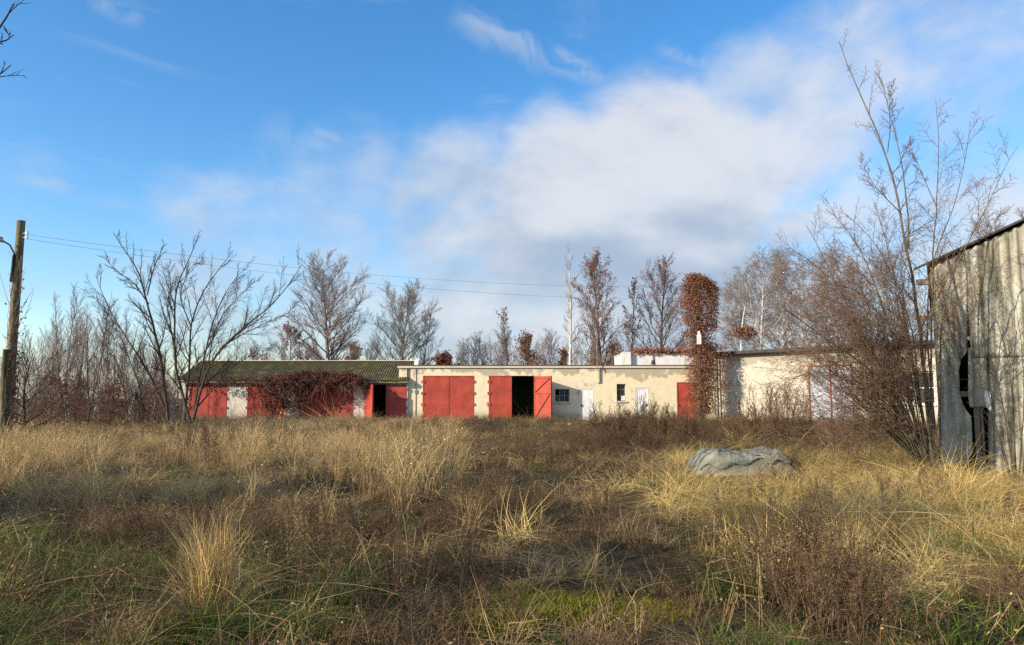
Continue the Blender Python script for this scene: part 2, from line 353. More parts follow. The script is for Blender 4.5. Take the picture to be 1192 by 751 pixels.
# ------------------------------------------------------------------ branching
def paths(P0, D, L, n, wob, trop, rng):
    d = nrm(D); p = P0; out = [p]; st = (L / (n - 1))[:, None]
    for i in range(n - 1):
        d = nrm(d + rng.normal(0, wob, d.shape) + np.array([0, 0, trop])); p = p + d * st; out.append(p)
    return np.stack(out, 1)
def kids(pts, rad, c, t0, t1, ang, rng, rr=0.6):
    m, n, _ = pts.shape
    t = (np.arange(c)[None, :] + rng.uniform(0, 1, (m, c))) / c * (t1 - t0) + t0
    x = t * (n - 1); i = np.clip(x.astype(int), 0, n - 2); f = (x - i)[..., None]; mi = np.arange(m)[:, None]
    a = pts[mi, i]; b = pts[mi, i + 1]; pos = a * (1 - f) + b * f; tg = nrm(b - a)
    r = (rad[mi, i] * (1 - f[..., 0]) + rad[mi, i + 1] * f[..., 0]) * rr
    pr = nrm(np.cross(tg, nrm(rng.normal(0, 1, tg.shape))))
    an = (ang if np.ndim(ang) else np.full(t.shape, ang)) * rng.uniform(0.7, 1.3, t.shape)
    D = np.cos(an)[..., None] * tg + np.sin(an)[..., None] * pr
    return pos.reshape(-1, 3), D.reshape(-1, 3), t.reshape(-1), r.reshape(-1), np.repeat(np.arange(m), c)
def tap(r0, n, end=0.3): return r0[:, None] * np.linspace(1, end, n)[None, :]
def sub_levels(pts, rad, plen, levels, rng, cap=None, zs=None):
    """levels: list of (count, t0, t1, angle, len_ratio, len_falloff, wobble, tropism, n, min_radius, sides)"""
    out = []; cur, cr, cl = pts, rad, plen
    for (c, t0, t1, ang, lr, fo, wob, trop, n, rmin, k) in levels:
        pos, D, t, r, pi = kids(cur, cr, c, t0, t1, ang, rng)
        L = cl[pi] * lr * (1 - fo * t) * rng.uniform(0.6, 1.25, len(t)); r = np.maximum(r, rmin)
        if cap: L = np.minimum(L, cap * rng.uniform(.6, 1.1, len(L)))
        if zs: L = L * np.interp(pos[:, 2], zs[0], zs[1])
        q = paths(pos, D, L, n, wob, trop, rng); rd = tap(r, n, 0.35)
        out.append((q, rd, k)); cur, cr, cl = q, rd, L
    return out
def leader_tree(seed, H, r0, c1, t0, angs, len1, env, levels, wob=0.05, trop1=0.12, n1=7, wob1=0.13, lean=(0, 0)):
    rng = np.random.default_rng(seed)
    tp = paths(np.zeros((1, 3)), np.array([[lean[0], lean[1], 1.0]]), np.array([H]), 14, wob, 0.06, rng)
    tr = r0 * np.linspace(1, 0.1, 14)[None, :] ** 0.9
    pos, D, t, r, pi = kids(tp, tr, c1, t0, 0.98, np.zeros((1, c1)) + 0.001, rng, 0.5)
    tt = (t - t0) / (1 - t0)
    an = np.interp(tt, [0, 1], angs) * rng.uniform(0.85, 1.15, len(t)); az = np.arange(c1) * 2.4 + rng.uniform(-.5, .5, c1)
    D = np.stack([np.sin(an) * np.cos(az), np.sin(an) * np.sin(az), np.cos(an)], 1)
    L = H * len1 * np.interp(tt, np.linspace(0, 1, len(env)), env) * rng.uniform(0.75, 1.2, len(t))
    lp = paths(pos, D, L, n1, wob1, trop1, rng); lr = tap(r, n1, 0.25)
    tw = sub_levels(lp, lr, L, levels, rng)
    trunk = cat([tubes(tp, tr, 8), tubes(lp, lr, 5)])
    crown = cat([tubes(q, rd, k) for q, rd, k in tw])
    tips = tw[-1][0].reshape(-1, 3)
    k_ = H / np.percentile(tips[:, 2], 99.7)
    return (trunk[0] * k_, trunk[1]), (crown[0] * k_, crown[1]), tips * k_
def leaf_cards(pts, size, rng, jit=0.1):
    n = len(pts); p = pts + rng.normal(0, jit, pts.shape)
    a = nrm(rng.normal(0, 1, (n, 3))); b = nrm(np.cross(a, rng.normal(0, 1, (n, 3)))); c = np.cross(a, b)
    s = (size * rng.uniform(0.6, 1.3, n))[:, None]
    V = np.stack([p - a * s, p + b * s * 0.6 + c * s * .18, p + a * s, p - b * s * 0.6 + c * s * .18], 1).reshape(-1, 3)
    return V, np.arange(4 * n).reshape(-1, 4), np.repeat(rng.uniform(0, 1, n), 4)
def put_tree(name, label, loc, build, bark_m='bark_far', twig_m=None, group=None, leaf=None, sc=1.0, rz=0.0, cat_='tree'):
    trunk, crown, tips = build
    t = thing(name, label, cat_, loc, rz, group); t.scale = (sc,) * 3
    obj('trunk', mk('trunk', *trunk, smooth=True), bark_m, t)
    obj('crown', mk('crown', *crown, smooth=True), twig_m or bark_m, t)
    if leaf:
        mat, n, size, seed, zr = leaf; rng = np.random.default_rng(seed)
        tp = tips[tips[:, 2] > zr * tips[:, 2].max()]
        V, F, ti = leaf_cards(tp[rng.integers(0, len(tp), n)], size, rng); obj('leaves', mk('leaves', V, F, tint=ti), mat, t, kind='stuff')
    return t

# ------------------------------------------------------------------ ground
def gz(x, y):
    x = np.asarray(x, float); y = np.asarray(y, float)
    z = 0.05 * np.sin(x * 0.9 + 1.3 * np.sin(y * 0.5)) * np.sin(y * 0.8 + 0.7) + 0.035 * np.sin(x * 2.1 + y * 1.7) * np.sin(y * 2.3 - x * .6) + 0.02 * np.sin(x * 4.3 - y * 3.1)
    z += 0.16 * np.exp(-((x + 7.5) / 4.5) ** 2 - ((y - 15) / 5) ** 2)
    f = np.clip((np.hypot(x, y - 20) - 45) / 40, 0, 1)
    return z * (1 - f)
def axis(lo, a, b, hi, fine, coarse):
    mid = np.arange(a, b + 1e-6, fine)
    left = a - np.cumsum(np.geomspace(fine, coarse, 40)); left = left[left > lo]; right = b + np.cumsum(np.geomspace(fine, coarse, 40)); right = right[right < hi]
    return np.concatenate([[lo], left[::-1], mid, right, [hi]])
gx = axis(-900, -20, 20, 900, 0.42, 60); gy = axis(-400, 0, 50, 1500, 0.42, 60)
GX, GY = np.meshgrid(gx, gy); GV = np.stack([GX, GY, gz(GX, GY)], -1).reshape(-1, 3)
nx, ny = len(gx), len(gy); ii = (np.arange(ny - 1)[:, None] * nx + np.arange(nx - 1)[None, :]).ravel()
obj('ground', mk('ground', GV, np.stack([ii, ii + 1, ii + nx + 1, ii + nx], 1), True), 'ground', kind='structure')

# ------------------------------------------------------------------ wall with openings (local x,z plane, front face at y=0)
def wall(name, x0, x1, z0, z1, th, holes, mat, parent, loc=None):
    xs = sorted({x0, x1, *[h[0] for h in holes], *[h[1] for h in holes]}); zs = sorted({z0, z1, *[h[2] for h in holes], *[h[3] for h in holes]})
    def solid(i, j):
        if i < 0 or j < 0 or i >= len(xs) - 1 or j >= len(zs) - 1: return False
        cx = (xs[i] + xs[i+1]) / 2; cz = (zs[j] + zs[j+1]) / 2
        return not any(h[0] < cx < h[1] and h[2] < cz < h[3] for h in holes)
    b = MB()
    for i in range(len(xs) - 1):
        for j in range(len(zs) - 1):
            if not solid(i, j): continue
            a, c, d, e = xs[i], xs[i+1], zs[j], zs[j+1]
            b.add([(a,0,d),(c,0,d),(c,0,e),(a,0,e)], [(0,1,2,3)]); b.add([(a,th,d),(c,th,d),(c,th,e),(a,th,e)], [(3,2,1,0)])
            if not solid(i-1, j): b.add([(a,0,d),(a,th,d),(a,th,e),(a,0,e)], [(3,2,1,0)])
            if not solid(i+1, j): b.add([(c,0,d),(c,th,d),(c,th,e),(c,0,e)], [(0,1,2,3)])
            if not solid(i, j-1): b.add([(a,0,d),(c,0,d),(c,th,d),(a,th,d)], [(3,2,1,0)])
            if not solid(i, j+1): b.add([(a,0,e),(c,0,e),(c,th,e),(a,th,e)], [(0,1,2,3)])
    return obj(name, b.mesh(name, weld=True), mat, parent, loc)
def part(name, mat, parent, fn, smooth=False, loc=None, rz=0):
    b = MB(); fn(b); return obj(name, b.mesh(name, smooth), mat, parent, loc, rz=rz)
def leaf_door(parent, w_, h, loc, rz, mat, hinge_side, back_brace=False, name='door_leaf'):
    """sheet metal leaf, local x from 0 (hinge) to w_ (sign gives direction), outer face at y=0-"""
    s = 1 if w_ > 0 else -1; W = abs(w_)
    d = part(name, mat, parent, lambda b: b.box(min(0, w_), max(0, w_), -0.03, 0.03, 0.06, h), loc=loc, rz=rz)
    for q in (0, W - .07): part('stile', mat, d, lambda b: b.box(min(s*q, s*(q+.07)), max(s*q, s*(q+.07)), -0.05, 0.06, 0.05, h + .004))
    for z in (h * .1, h * .37, h * .62, h * .88):
        part('hinge_plate', mat, d, lambda b: b.box(min(-s*.1, s*.14), max(-s*.1, s*.14), -0.075, -0.052, z - .09, z + .09))
    if back_brace:
        for z in (.12, h * .62, h - .12): part('rail', 'red2', d, lambda b: b.box(min(s*.075, s*(W-.075)), max(s*.075, s*(W-.075)), 0.031, 0.075, z - .035, z + .035))
        for (za, zb) in ((h * .62 - .05, .2),(h - .17, h * .62 + .06)):
            part('brace', 'iron', d, lambda b: b.add([(s*.1, .05, zb-.03),(s*.1, .05, zb+.03),(s*(W-.1), .05, za+.03),(s*(W-.1), .05, za-.03),(s*.1, .08, zb-.03),(s*.1, .08, zb+.03),(s*(W-.1), .08, za+.03),(s*(W-.1), .08, za-.03)],
                      [(0,1,2,3),(7,6,5,4),(0,4,5,1),(2,6,7,3),(1,5,6,2),(3,7,4,0)]))
    return d

# ------------------------------------------------------------------ middle garage
Y0 = 52.0
gx0, gx1 = PX(464, Y0), PX(832, Y0); top = PZ(427, Y0)
G = thing('garage_row', 'long cream plastered flat roofed garage with red double doors and white doors', 'garage', (gx0, Y0, 0))
def lx(px): return PX(px, Y0) - gx0
def lz(py): return PZ(py, Y0)
dh = lz(437.5)
holes = [(lx(492), lx(551.5), -0.3, dh), (lx(569), lx(622), -0.3, dh), (lx(646), lx(663), lz(468), lz(453)), (lx(675), lx(691), -.3, lz(452)),
         (lx(718), lx(728.5), lz(467), lz(447)), (lx(740), lx(755), -.3, lz(451)), (lx(788), lx(811), -.3, lz(445))]
W_ = gx1 - gx0
wall('front_wall', 0, W_, -0.3, top, 0.35, holes, 'cream', G)
part('side_wall', 'cream', G, lambda b: b.box(0.0, 0.3, 0.352, 9, -0.3, top - .02))
part('side_wall', 'cream', G, lambda b: b.box(W_ - .3, W_, 0.352, 9, -0.3, top - .02))
part('rear_wall', 'greenroom', G, lambda b: b.box(0.302, W_ - .302, 8.7, 9, -0.3, top - .02))
part('inner_partition', 'whitewash', G, lambda b: b.box(lx(622) + .03, lx(622) + .23, 0.353, 8.69, -.3, top - .02))
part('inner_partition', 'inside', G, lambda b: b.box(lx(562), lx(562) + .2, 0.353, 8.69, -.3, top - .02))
part('workbench', 'iron', G, lambda b: [b.box(lx(600), lx(612), 6.2, 6.9, .85, .95), b.box(lx(600), lx(600)+.1, 6.2, 6.9, -.3, .849), b.box(lx(612)-.1, lx(612), 6.2, 6.9, -.3, .849)])
rf = part('roof', 'dark', G, lambda b: b.prism([(-.12, top), (W_ + .1, top), (W_ + .1, top + .12), (-.12, top + .12)], -.07, 9.2))
part('fascia_board', 'fascia', rf, lambda b: b.box(-.1, W_ + .08, -.1, -.073, top - .09, top + .08))
part('roof_edge_strip', 'dark', rf, lambda b: b.box(-.13, W_ + .1, -.125, -.102, top + .07, top + .125))
# first bay: two closed leaves
a, c = lx(492), lx(551.5)
leaf_door(G, (c - a) / 2 - .012, dh - .02, (a + .005, 0.02, -.02), 0, 'red', -1)
leaf_door(G, -((c - a) / 2 - .012), dh - .02, (c - .005, 0.02, -.02), 0, 'red', 1)
# second bay: left leaf closed, right leaf swung out
a, c = lx(569), lx(622)
leaf_door(G, (c - a) / 2 + .01, dh - .02, (a + .005, 0.02, -.02), 0, 'red', -1)
leaf_door(G, -((c - a) / 2 + .02), dh - .02, (c + .02, -0.06, -.02), R(134), 'red', 1, True)
def window(parent, x0, x1, z0, z1, nx_, nz_, mat='iron', pane='glass', y=0.12, bar=0.05, sill=True, broken=()):
    y = y + .1
    wd = wall('window', x0, x1, z0, z1, .06, [(x0 + bar, x1 - bar, z0 + bar, z1 - bar)], mat, parent, (0, y, 0))
    y0_ = y; y = 0
    dx = (x1 - x0) / nx_; dz = (z1 - z0) / nz_
    for i in range(1, nx_): part('mullion', mat, wd, lambda b: b.box(x0 + i*dx - bar*.4, x0 + i*dx + bar*.4, y + .002, y + .052, z0 + bar, z1 - bar))
    for j in range(1, nz_): part('glazing_bar', mat, wd, lambda b: b.box(x0 + bar, x1 - bar, y + .006, y + .046, z0 + j*dz - bar*.3, z0 + j*dz + bar*.3))
    for i in range(nx_):
        for j in range(nz_):
            if (i, j) in broken: continue
            part('pane', pane, wd, lambda b: b.box(x0 + i*dx + .015, x0 + (i+1)*dx - .015, y + .02, y + .03, z0 + j*dz + .015, z0 + (j+1)*dz - .015))
    if sill: part('sill', 'whitewash', parent, lambda b: b.box(x0 - .08, x1 + .08, -.09, .11, z0 - .09, z0 - .002))
    return wd
window(G, lx(646), lx(663), lz(468), lz(453), 3, 2, 'metal', bar=.06, broken=((0, 1),))
window(G, lx(718), lx(728.5), lz(467), lz(447), 2, 3, 'metal')
part('white_pane', 'white', G, lambda b: b.box(lx(723.4), lx(727.8), 0.108, 0.118, lz(466.2), lz(461)))
def plain_door(parent, x0, x1, z1, mat, handle_x, y=0.04):
    d = part('door', mat, parent, lambda b: b.box(x0 + .01, x1 - .01, y, y + .06, -.25, z1 - .01))
    wall('door_frame', x0 + .01, x1 - .01, -.25, z1 - .01, .028, [(x0 + .08, x1 - .08, -.3, z1 - .08)], mat, d, (0, y - .03, 0))
    part('handle', 'iron', d, lambda b: b.box(handle_x - .03, handle_x + .03, y - .07, y - .004, 1.0, 1.14))
plain_door(G, lx(675), lx(691), lz(452), 'white', lx(677))
plain_door(G, lx(740), lx(755), lz(451), 'white', lx(753))
plain_door(G, lx(788), lx(811), lz(445), 'red', lx(790))
# pipes, masts on the facade
part('downpipe', 'metal', G, lambda b: b.beam((lx(474), -.07, -.2), (lx(474), -.07, top - .12), .05), True)
part('cable_conduit', 'metal', G, lambda b: [b.beam((lx(484), -.03, .3), (lx(484), -.03, top - .12), .02), b.box(lx(484) - .08, lx(484) + .08, -.08, -.012, 1.9, 2.15)], False)
part('roof_mast', 'metal', G, lambda b: [b.beam((lx(695), -.35, top - .2), (lx(695), -.35, top + 2.0), .026), b.box(lx(695) - .06, lx(695) + .06, -.3, -.256, top + .0, top + .07)], False)
part('roof_mast', 'metal', G, lambda b: b.beam((lx(603), 3, top + .1), (lx(603), 3, top + 1.1), .03))
cb = part('service_pipe', 'metal', G, lambda b: [b.beam((lx(698), -.08, lz(445)), (lx(698), -.08, top - .14), .05), b.beam((lx(698), -.08, lz(445)), (lx(696.5), -.02, lz(446)), .05)], False)
part('lamp_bracket', 'iron', G, lambda b: [b.beam((lx(761), -.06, top + .17), (lx(761), -.06, top + .45), .18, 10, .1)], True)
# white parapet and store built on the roof behind
pb = thing('rooftop_storeroom', 'low white storeroom behind the flat roof with red creeper along its top', 'storeroom', (PX(724, 58), 58, 0))
wx = PX(812, 58) - PX(724, 58); zt = PZ(413, 58)
part('white_wall', 'whitewall', pb, lambda b: b.box(0, wx, 0, 4, 0, zt))
part('coping', 'fascia', pb, lambda b: b.box(-.06, wx + .05, -.06, 4.06, zt + .002, zt + .09))
part('white_stub', 'whitewall', pb, lambda b: b.box(-.02, .7, -.3, -.003, top, zt + .18))
part('gutter', 'metal', pb, lambda b: b.beam((wx * .42, -.05, top), (wx * .42, -.05, zt), .05))
rng = np.random.default_rng(5)
lp = np.stack([rng.uniform(.9, wx, 1500), rng.uniform(-.3, 1.2, 1500), zt + .1 + np.abs(rng.normal(0, .2, 1500))], 1)
V, F, ti = leaf_cards(lp, .1, rng, .03); obj('creeper_leaves', mk('creeper_leaves', V, F, tint=ti), 'rust', pb, kind='stuff')

# ------------------------------------------------------------------ left garage with mossy roof
YL = 51.85
lx0, lx1 = PX(214, YL), PX(474.5, YL); ez = PZ(443, 51.4); rz_ = PZ(421.5, 55.2)
H = thing('mossy_garage', 'low garage with mossy corrugated roof, red doors and open end bay', 'garage', (lx0, YL, 0))
def mx(px): return PX(px, YL) - lx0
wl = lx1 - lx0; dz = PZ(447.5, YL)
hl = [(mx(220), mx(264), -.3, dz), (mx(288), mx(331), -.3, dz), (mx(347), mx(411), -.3, dz), (mx(425), mx(473), -.3, dz)]
wall('front_wall', 0, wl, -.3, ez + .05, .3, hl, 'whitewash', H)
def gable(x0, x1): return lambda b: b.add([(x0, .302, -.3), (x1, .302, -.3), (x1, 6.5, -.3), (x0, 6.5, -.3), (x0, .302, ez - .02), (x1, .302, ez - .02), (x1, 6.5, ez - .02), (x0, 6.5, ez - .02), (x0, 3.4, rz_ - .08), (x1, 3.4, rz_ - .08)],
    [(0,3,2,1),(0,1,5,4),(2,3,7,6),(0,4,8,7,3),(1,2,6,9,5),(4,5,9,8),(8,9,6,7)])
part('gable_wall', 'whitewash', H, gable(0, .25)); part('gable_wall', 'whitewash', H, gable(wl - .25, wl - .001))
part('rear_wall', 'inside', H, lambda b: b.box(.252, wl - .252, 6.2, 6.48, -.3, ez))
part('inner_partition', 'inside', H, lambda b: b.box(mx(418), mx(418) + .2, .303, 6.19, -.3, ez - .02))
xs = np.arange(-.35, wl + .12, .177 / 6); rows = 13
def slope(y0, z0, y1, z1):
    tt = np.linspace(0, 1, rows); X, T = np.meshgrid(xs, tt)
    sag = .03 * np.sin(X * .7 + 1) * np.sin(T * math.pi) + .012 * np.sin(X * 5.6) * (1 - T)
    step = .012 * (np.floor(T * 3.001) % 2)
    Z = z0 + (z1 - z0) * T + .026 * np.cos(X / .177 * 2 * math.pi) - sag + step; Yv = y0 + (y1 - y0) * T + .03 * np.sin(np.floor(X / 1.06) * 2.3) * (1 - T)
    V = np.stack([X, Yv, Z], -1).reshape(-1, 3); n = len(xs); i = (np.arange(rows - 1)[:, None] * n + np.arange(n - 1)[None]).ravel()
    return V, np.stack([i, i + 1, i + n + 1, i + n], 1)
V, F = cat([slope(-.45, ez + .02, 3.4, rz_ + .05), slope(7.0, ez - .1, 3.4, rz_ + .05)])
rfo = obj('roof', mk('roof', V, F, True), 'roofmoss', H); sm = rfo.modifiers.new('thickness', 'SOLIDIFY'); sm.thickness = .012
part('ridge_cap', 'fascia', rfo, lambda b: b.prism([(-.35, rz_ + .07), (wl + .12, rz_ + .07), (wl + .12, rz_ + .13), (-.35, rz_ + .13)], 3.22, 3.58))
for i in range(13): part('ridge_bolt', 'white', rfo, lambda b: b.box(i * wl / 12.5 + .3, i * wl / 12.5 + .36, 3.36, 3.42, rz_ + .132, rz_ + .27))
part('eave_beam', 'wood', H, lambda b: b.box(-.3, wl + .05, -.36, -.24, ez - .16, ez - .03))
part('white_gable_parapet', 'whitewall', H, lambda b: b.add([(wl + .13, 1.9, rz_ - .5), (wl + .42, 1.9, rz_ - .5), (wl + .42, 4.4, rz_ - .5), (wl + .13, 4.4, rz_ - .5), (wl + .13, 2.4, rz_ + .0), (wl + .42, 2.4, rz_ + .0), (wl + .42, 4.0, rz_ + .2), (wl + .13, 4.0, rz_ + .2), (wl + .13, 3.3, rz_ + .28), (wl + .42, 3.3, rz_ + .28)],
    [(0,3,2,1),(0,1,5,4),(2,3,7,6),(0,4,8,7,3),(1,2,6,9,5),(4,5,9,8),(8,9,6,7)]))
for (pa, pc) in ((220, 264), (288, 331), (347, 411)):
    a, c = mx(pa), mx(pc)
    leaf_door(H, (c - a) / 2 - .012, dz - .02, (a + .005, .02, -.02), 0, 'red2', -1); leaf_door(H, -((c - a) / 2 - .012), dz - .02, (c - .005, .02, -.02), 0, 'red2', 1)
a, c = mx(425), mx(473)
leaf_door(H, 1.46, dz - .02, (a + .02, -.06, -.02), R(-58), 'red', -1)
leaf_door(H, -1.42, dz - .02, (c - .005, .02, -.02), 0, 'red2', 1)

# creeper hanging from the mossy roof
rng = np.random.default_rng(11); 
cr = thing('creeper', 'dark red leafless creeper mass hanging over the mossy garage roof and doors', 'vine', (PX(360, 51.2), 51.2, 0))
n = 20000; px_ = np.concatenate([rng.uniform(308, 424, n * 3 // 4), rng.uniform(222, 330, n // 4)]); low = np.interp(px_, [222, 285, 300, 318, 345, 362, 390, 424], [447, 450, 458, 486, 478, 462, 453, 449]); hiy = np.interp(px_, [222, 285, 320, 350, 400, 424], [442, 440, 438, 433, 434, 440])
q = rng.uniform(0, 1, n) ** 1.3; py_ = hiy + (low - hiy) * q + rng.normal(0, 1.2, n)
dens = rng.uniform(0, 1, n) < np.interp(px_, [222, 285, 310, 330], [.16, .2, .55, 1.0]) * np.where((px_ > 325), np.interp(q, [0, .6, 1], [1, 1, .3]), 1)
px_, py_ = px_[dens], py_[dens]; n = len(px_)
lump = .28 * np.sin(px_ * .21 + 1) * np.sin(py_ * .33) + .2 * np.sin(px_ * .6) * np.sin(py_ * .7 + 2)
X = (px_ - 596) / FPX * 51.2; Z = 1.6 + (463 - py_) / FPX * 51.2; Yc = 51.15 - lump - rng.uniform(0, .45, n) * np.clip((Z - .2) / 2, 0, 1) + np.clip(Z - ez, 0, 2) * 1.3
C = np.stack([X, Yc, np.maximum(Z, .05)], 1) - np.array(cr.location)
V, F, ti = leaf_cards(C, .06, rng, .05); obj('leaves', mk('leaves', V, F, tint=ti), 'creeper', cr, kind='stuff')
k = rng.choice(n, 420); p0 = C[k]; D = np.stack([rng.normal(0, .5, 420), rng.normal(-.25, .2, 420), rng.uniform(-.6, .7, 420)], 1)
q = paths(p0, D, rng.uniform(.5, 1.5, 420), 6, .25, -.35, rng); V, F = tubes(q, tap(np.full(420, .016), 6, .4), 3); obj('stems', mk('stems', V, F), 'bark_warm', cr, kind='stuff')

# ------------------------------------------------------------------ right wing, standing at an angle
wa = np.array([14.2, 52.0]); wd_ = np.array([9.2, -11.4]); wd_ = wd_ / np.linalg.norm(wd_); wrz = math.atan2(wd_[1], wd_[0])
Wg = thing('workshop_wing', 'cream workshop wing with red framed white door, behind the bare bushy tree', 'building', (wa[0], wa[1], 0), wrz)
def ws(px):
    u = (px - 596) / FPX; return (wa[1] * u - wa[0]) / (wd_[0] - wd_[1] * u)
def wz(px, py): s = ws(px); return PZ(py, wa[1] + wd_[1] * s)
wtop = PZ(414.5, 52)
dtop = wz(960, 425)
hw = [(ws(940), ws(992), -.3, dtop), (ws(1008), ws(1036), wz(1020, 468), wz(1020, 434)), (ws(1038), ws(1062), wz(1050, 470), wz(1050, 433)), (ws(1064), ws(1086), wz(1075, 471), wz(1075, 432))]
LW = 17.0
wall('front_wall', 0, LW, -.3, wtop, .35, hw, 'cream_wing', Wg)
part('side_wall', 'cream_wing', Wg, lambda b: b.box(0, .3, .352, 9, -.3, wtop - .02)); part('side_wall', 'cream_wing', Wg, lambda b: b.box(LW - .3, LW, .352, 9, -.3, wtop - .02))
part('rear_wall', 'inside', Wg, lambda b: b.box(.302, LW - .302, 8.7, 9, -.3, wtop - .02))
wr = part('roof', 'dark', Wg, lambda b: b.box(-.3, LW + .3, -.55, 9.3, wtop + .002, wtop + .2))
part('roof_edge_strip', 'dark', wr, lambda b: b.box(-.32, LW + .3, -.585, -.553, wtop + .03, wtop + .22))
a, c = ws(940), ws(992)
dd = wall('door_frame', a, c, -.3, dtop - .002, .13, [(a + .08, c - .08, -.4, dtop - .08)], 'red2', Wg, (0, -.03, 0))
mid = (a + c) / 2
for (p, q_) in ((a + .082, mid - .04), (mid + .04, c - .082)):
    d1 = part('door_leaf', 'paleglass', Wg, lambda b: b.box(p + .01, q_ - .01, .03, .09, -.25, dtop - .085))
    for z in (.9, 1.8, 2.7): part('glazing_bar', 'white', d1, lambda b: b.box(p + .012, q_ - .012, .012, .028, z - .03, z + .03))
part('door_post', 'red2', Wg, lambda b: b.box(mid - .038, mid + .038, -.02, .09, -.3, dtop - .085))
for h in hw[1:]: window(Wg, h[0] + .01, h[1] - .01, h[2], h[3], 2, 2, 'white', 'glass', .08, .09)
part('downpipe', 'metal', Wg, lambda b: b.beam((.25, -.1, -.2), (.25, -.1, wtop), .06), True)
part('downpipe', 'metal', Wg, lambda b: b.beam((.5, -.08, -.2), (.5, -.08, wtop - .3), .035), True)

# ------------------------------------------------------------------ corrugated shed on the right
sa = np.array([9.14, 16.0]); srz = R(-29.75); sc_, ss_ = math.cos(srz), math.sin(srz)
S = thing('corrugated_shed', 'derelict shed clad in lichened corrugated sheets with ragged holes', 'shed', (sa[0], sa[1], 0), srz)
def sh(px, py):                                       # pixel -> (s, z) on the shed's front
    r = ray(px, py); s = (sa[1] * r[0] - sa[0] * r[1]) / (sc_ * r[1] - ss_ * r[0]); t = (sa[1] + ss_ * s) / r[1]; return s, CAMZ + r[2] * t
def rake(s): return 4.5 + (s if s < 4.2 else 8.4 - s) * 0.43
PIT = 0.177
def sheet(xl, xr, zb, ztop, mat, y=0.0, nseed=1, amp=.026, nz=24):
    rngs = np.random.default_rng(nseed); ns = max(6, int(abs(xr(1.0) - xl(1.0)) / PIT * 8)); V = []
    ph = rngs.uniform(0, .05); bw = rngs.uniform(-.015, .03)
    for j in range(nz + 1):
        for i in range(ns + 1):
            f = i / ns; zz0 = zb; g = j / nz; xm = None
            x = xl(0) * (1 - f) + xr(0) * f; z1 = ztop(x); z = zb + (z1 - zb) * g
            x = xl(z) * (1 - f) + xr(z) * f; z1 = ztop(x); z = zb(x) + (z1 - zb(x)) * g if callable(zb) else zb + (z1 - zb) * g
            V.append((x, y - amp * math.cos(x / PIT * 2 * math.pi + ph) + bw * math.sin(g * 3) * f, z))
    n_ = ns + 1; i = (np.arange(nz)[:, None] * n_ + np.arange(ns)[None]).ravel()
    o = obj('corrugated_sheet', mk('corrugated_sheet', V, np.stack([i, i + 1, i + n_ + 1, i + n_], 1), True), mat, S)
    md = o.modifiers.new('thickness', 'SOLIDIFY'); md.thickness = .009; md.offset = 0
    return o
K = lambda v: (lambda z=0: v)
def prof(pts):                                        # list of (px,py) -> x as a function of z
    q = sorted([(sh(*p)[1], sh(*p)[0]) for p in pts]); zz = [a for a, b in q]; xx = [b for a, b in q]
    return lambda z=0: float(np.interp(z, zz, xx))
s0 = 0.02
# upper left sheet, torn along the hole
o = sheet(K(s0), prof([(1127, 300), (1126, 412), (1120, 418), (1116, 430), (1117, 445), (1117, 456), (1114, 464)]), sh(1100, 458)[1], lambda x: rake(x) - .06, 'sheet', -.03, 1)
# lower left green sheet, bulging
def zt_low(x): return sh(1100, 459)[1] + .12 + .06 * math.sin(x * 9)
sheet(prof([(1095, 455), (1096.5, 550)]), prof([(1116, 455), (1120, 468), (1124, 476), (1130, 484), (1131, 495), (1131.5, 520), (1131, 528), (1125, 535), (1123, 541), (1123, 552)]), -.03, zt_low, 'sheet_green', -.085, 2, .022, 40)
# middle sheet above the post, broken corner
sheet(prof([(1126.5, 380), (1127, 416), (1127, 460), (1130, 480)]), K(sh(1150, 440)[0]), sh(1130, 474)[1], lambda x: sh(1130, 405)[1] + .25 * (x - sh(1127, 400)[0]), 'sheet', -.02, 3, .024)
xb = [sh(1126.5, 350)[0]]
while xb[-1] < 8.3: xb.append(xb[-1] + 1.02)
zs_ = sh(1160, 410)[1]
for i in range(len(xb) - 1):                          # upper tier
    x1 = min(xb[i + 1] + .04, 8.36)
    sheet(K(xb[i]), K(x1), zs_ - .1 - (.12 if i == 0 else 0) * 0, lambda x: rake(x) - .06, 'sheet', -.05 - .012 * (i % 2), 10 + i)
xl_ = sh(1150.5, 500)[0]; i = 0
while xl_ < 8.2:                                      # lower tier
    x1 = min(xl_ + 1.02, 8.36)
    if i == 0: sheet(prof([(1151, 405), (1150, 452), (1153, 462), (1154, 476), (1150, 480), (1150, 552)]), K(x1 + .04), -.03, K(zs_ + .02), 'sheet', -.015, 30)
    else: sheet(K(xl_), K(x1 + .04), -.03, K(zs_ + .02), 'sheet', -.015 - .012 * (i % 2), 30 + i)
    xl_ = x1; i += 1
pa, pb_ = sh(1133, 470), sh(1149, 543)
part('timber_post', 'wood', S, lambda b: b.box(pa[0], pa[0] + .1, .03, .12, -.1, pa[1])); part('upright_plank', 'wood', S, lambda b: b.box(pa[0] + .115, pb_[0] - .01, .045, .1, -.1, pa[1] - .05))
part('broken_board', 'whitewall', S, lambda b: b.add([(sh(1146, 452)[0], -.05, sh(1146, 454)[1]), (sh(1153, 452)[0], -.06, sh(1153, 457)[1]), (sh(1154, 480)[0], -.06, sh(1154, 480)[1]), (sh(1148, 474)[0], -.05, sh(1148, 474)[1]),
    (sh(1146, 452)[0], -.03, sh(1146, 454)[1]), (sh(1153, 452)[0], -.04, sh(1153, 457)[1]), (sh(1154, 480)[0], -.04, sh(1154, 480)[1]), (sh(1148, 474)[0], -.03, sh(1148, 474)[1])], [(3,2,1,0),(4,5,6,7),(0,1,5,4),(1,2,6,5),(2,3,7,6),(3,0,4,7)]))
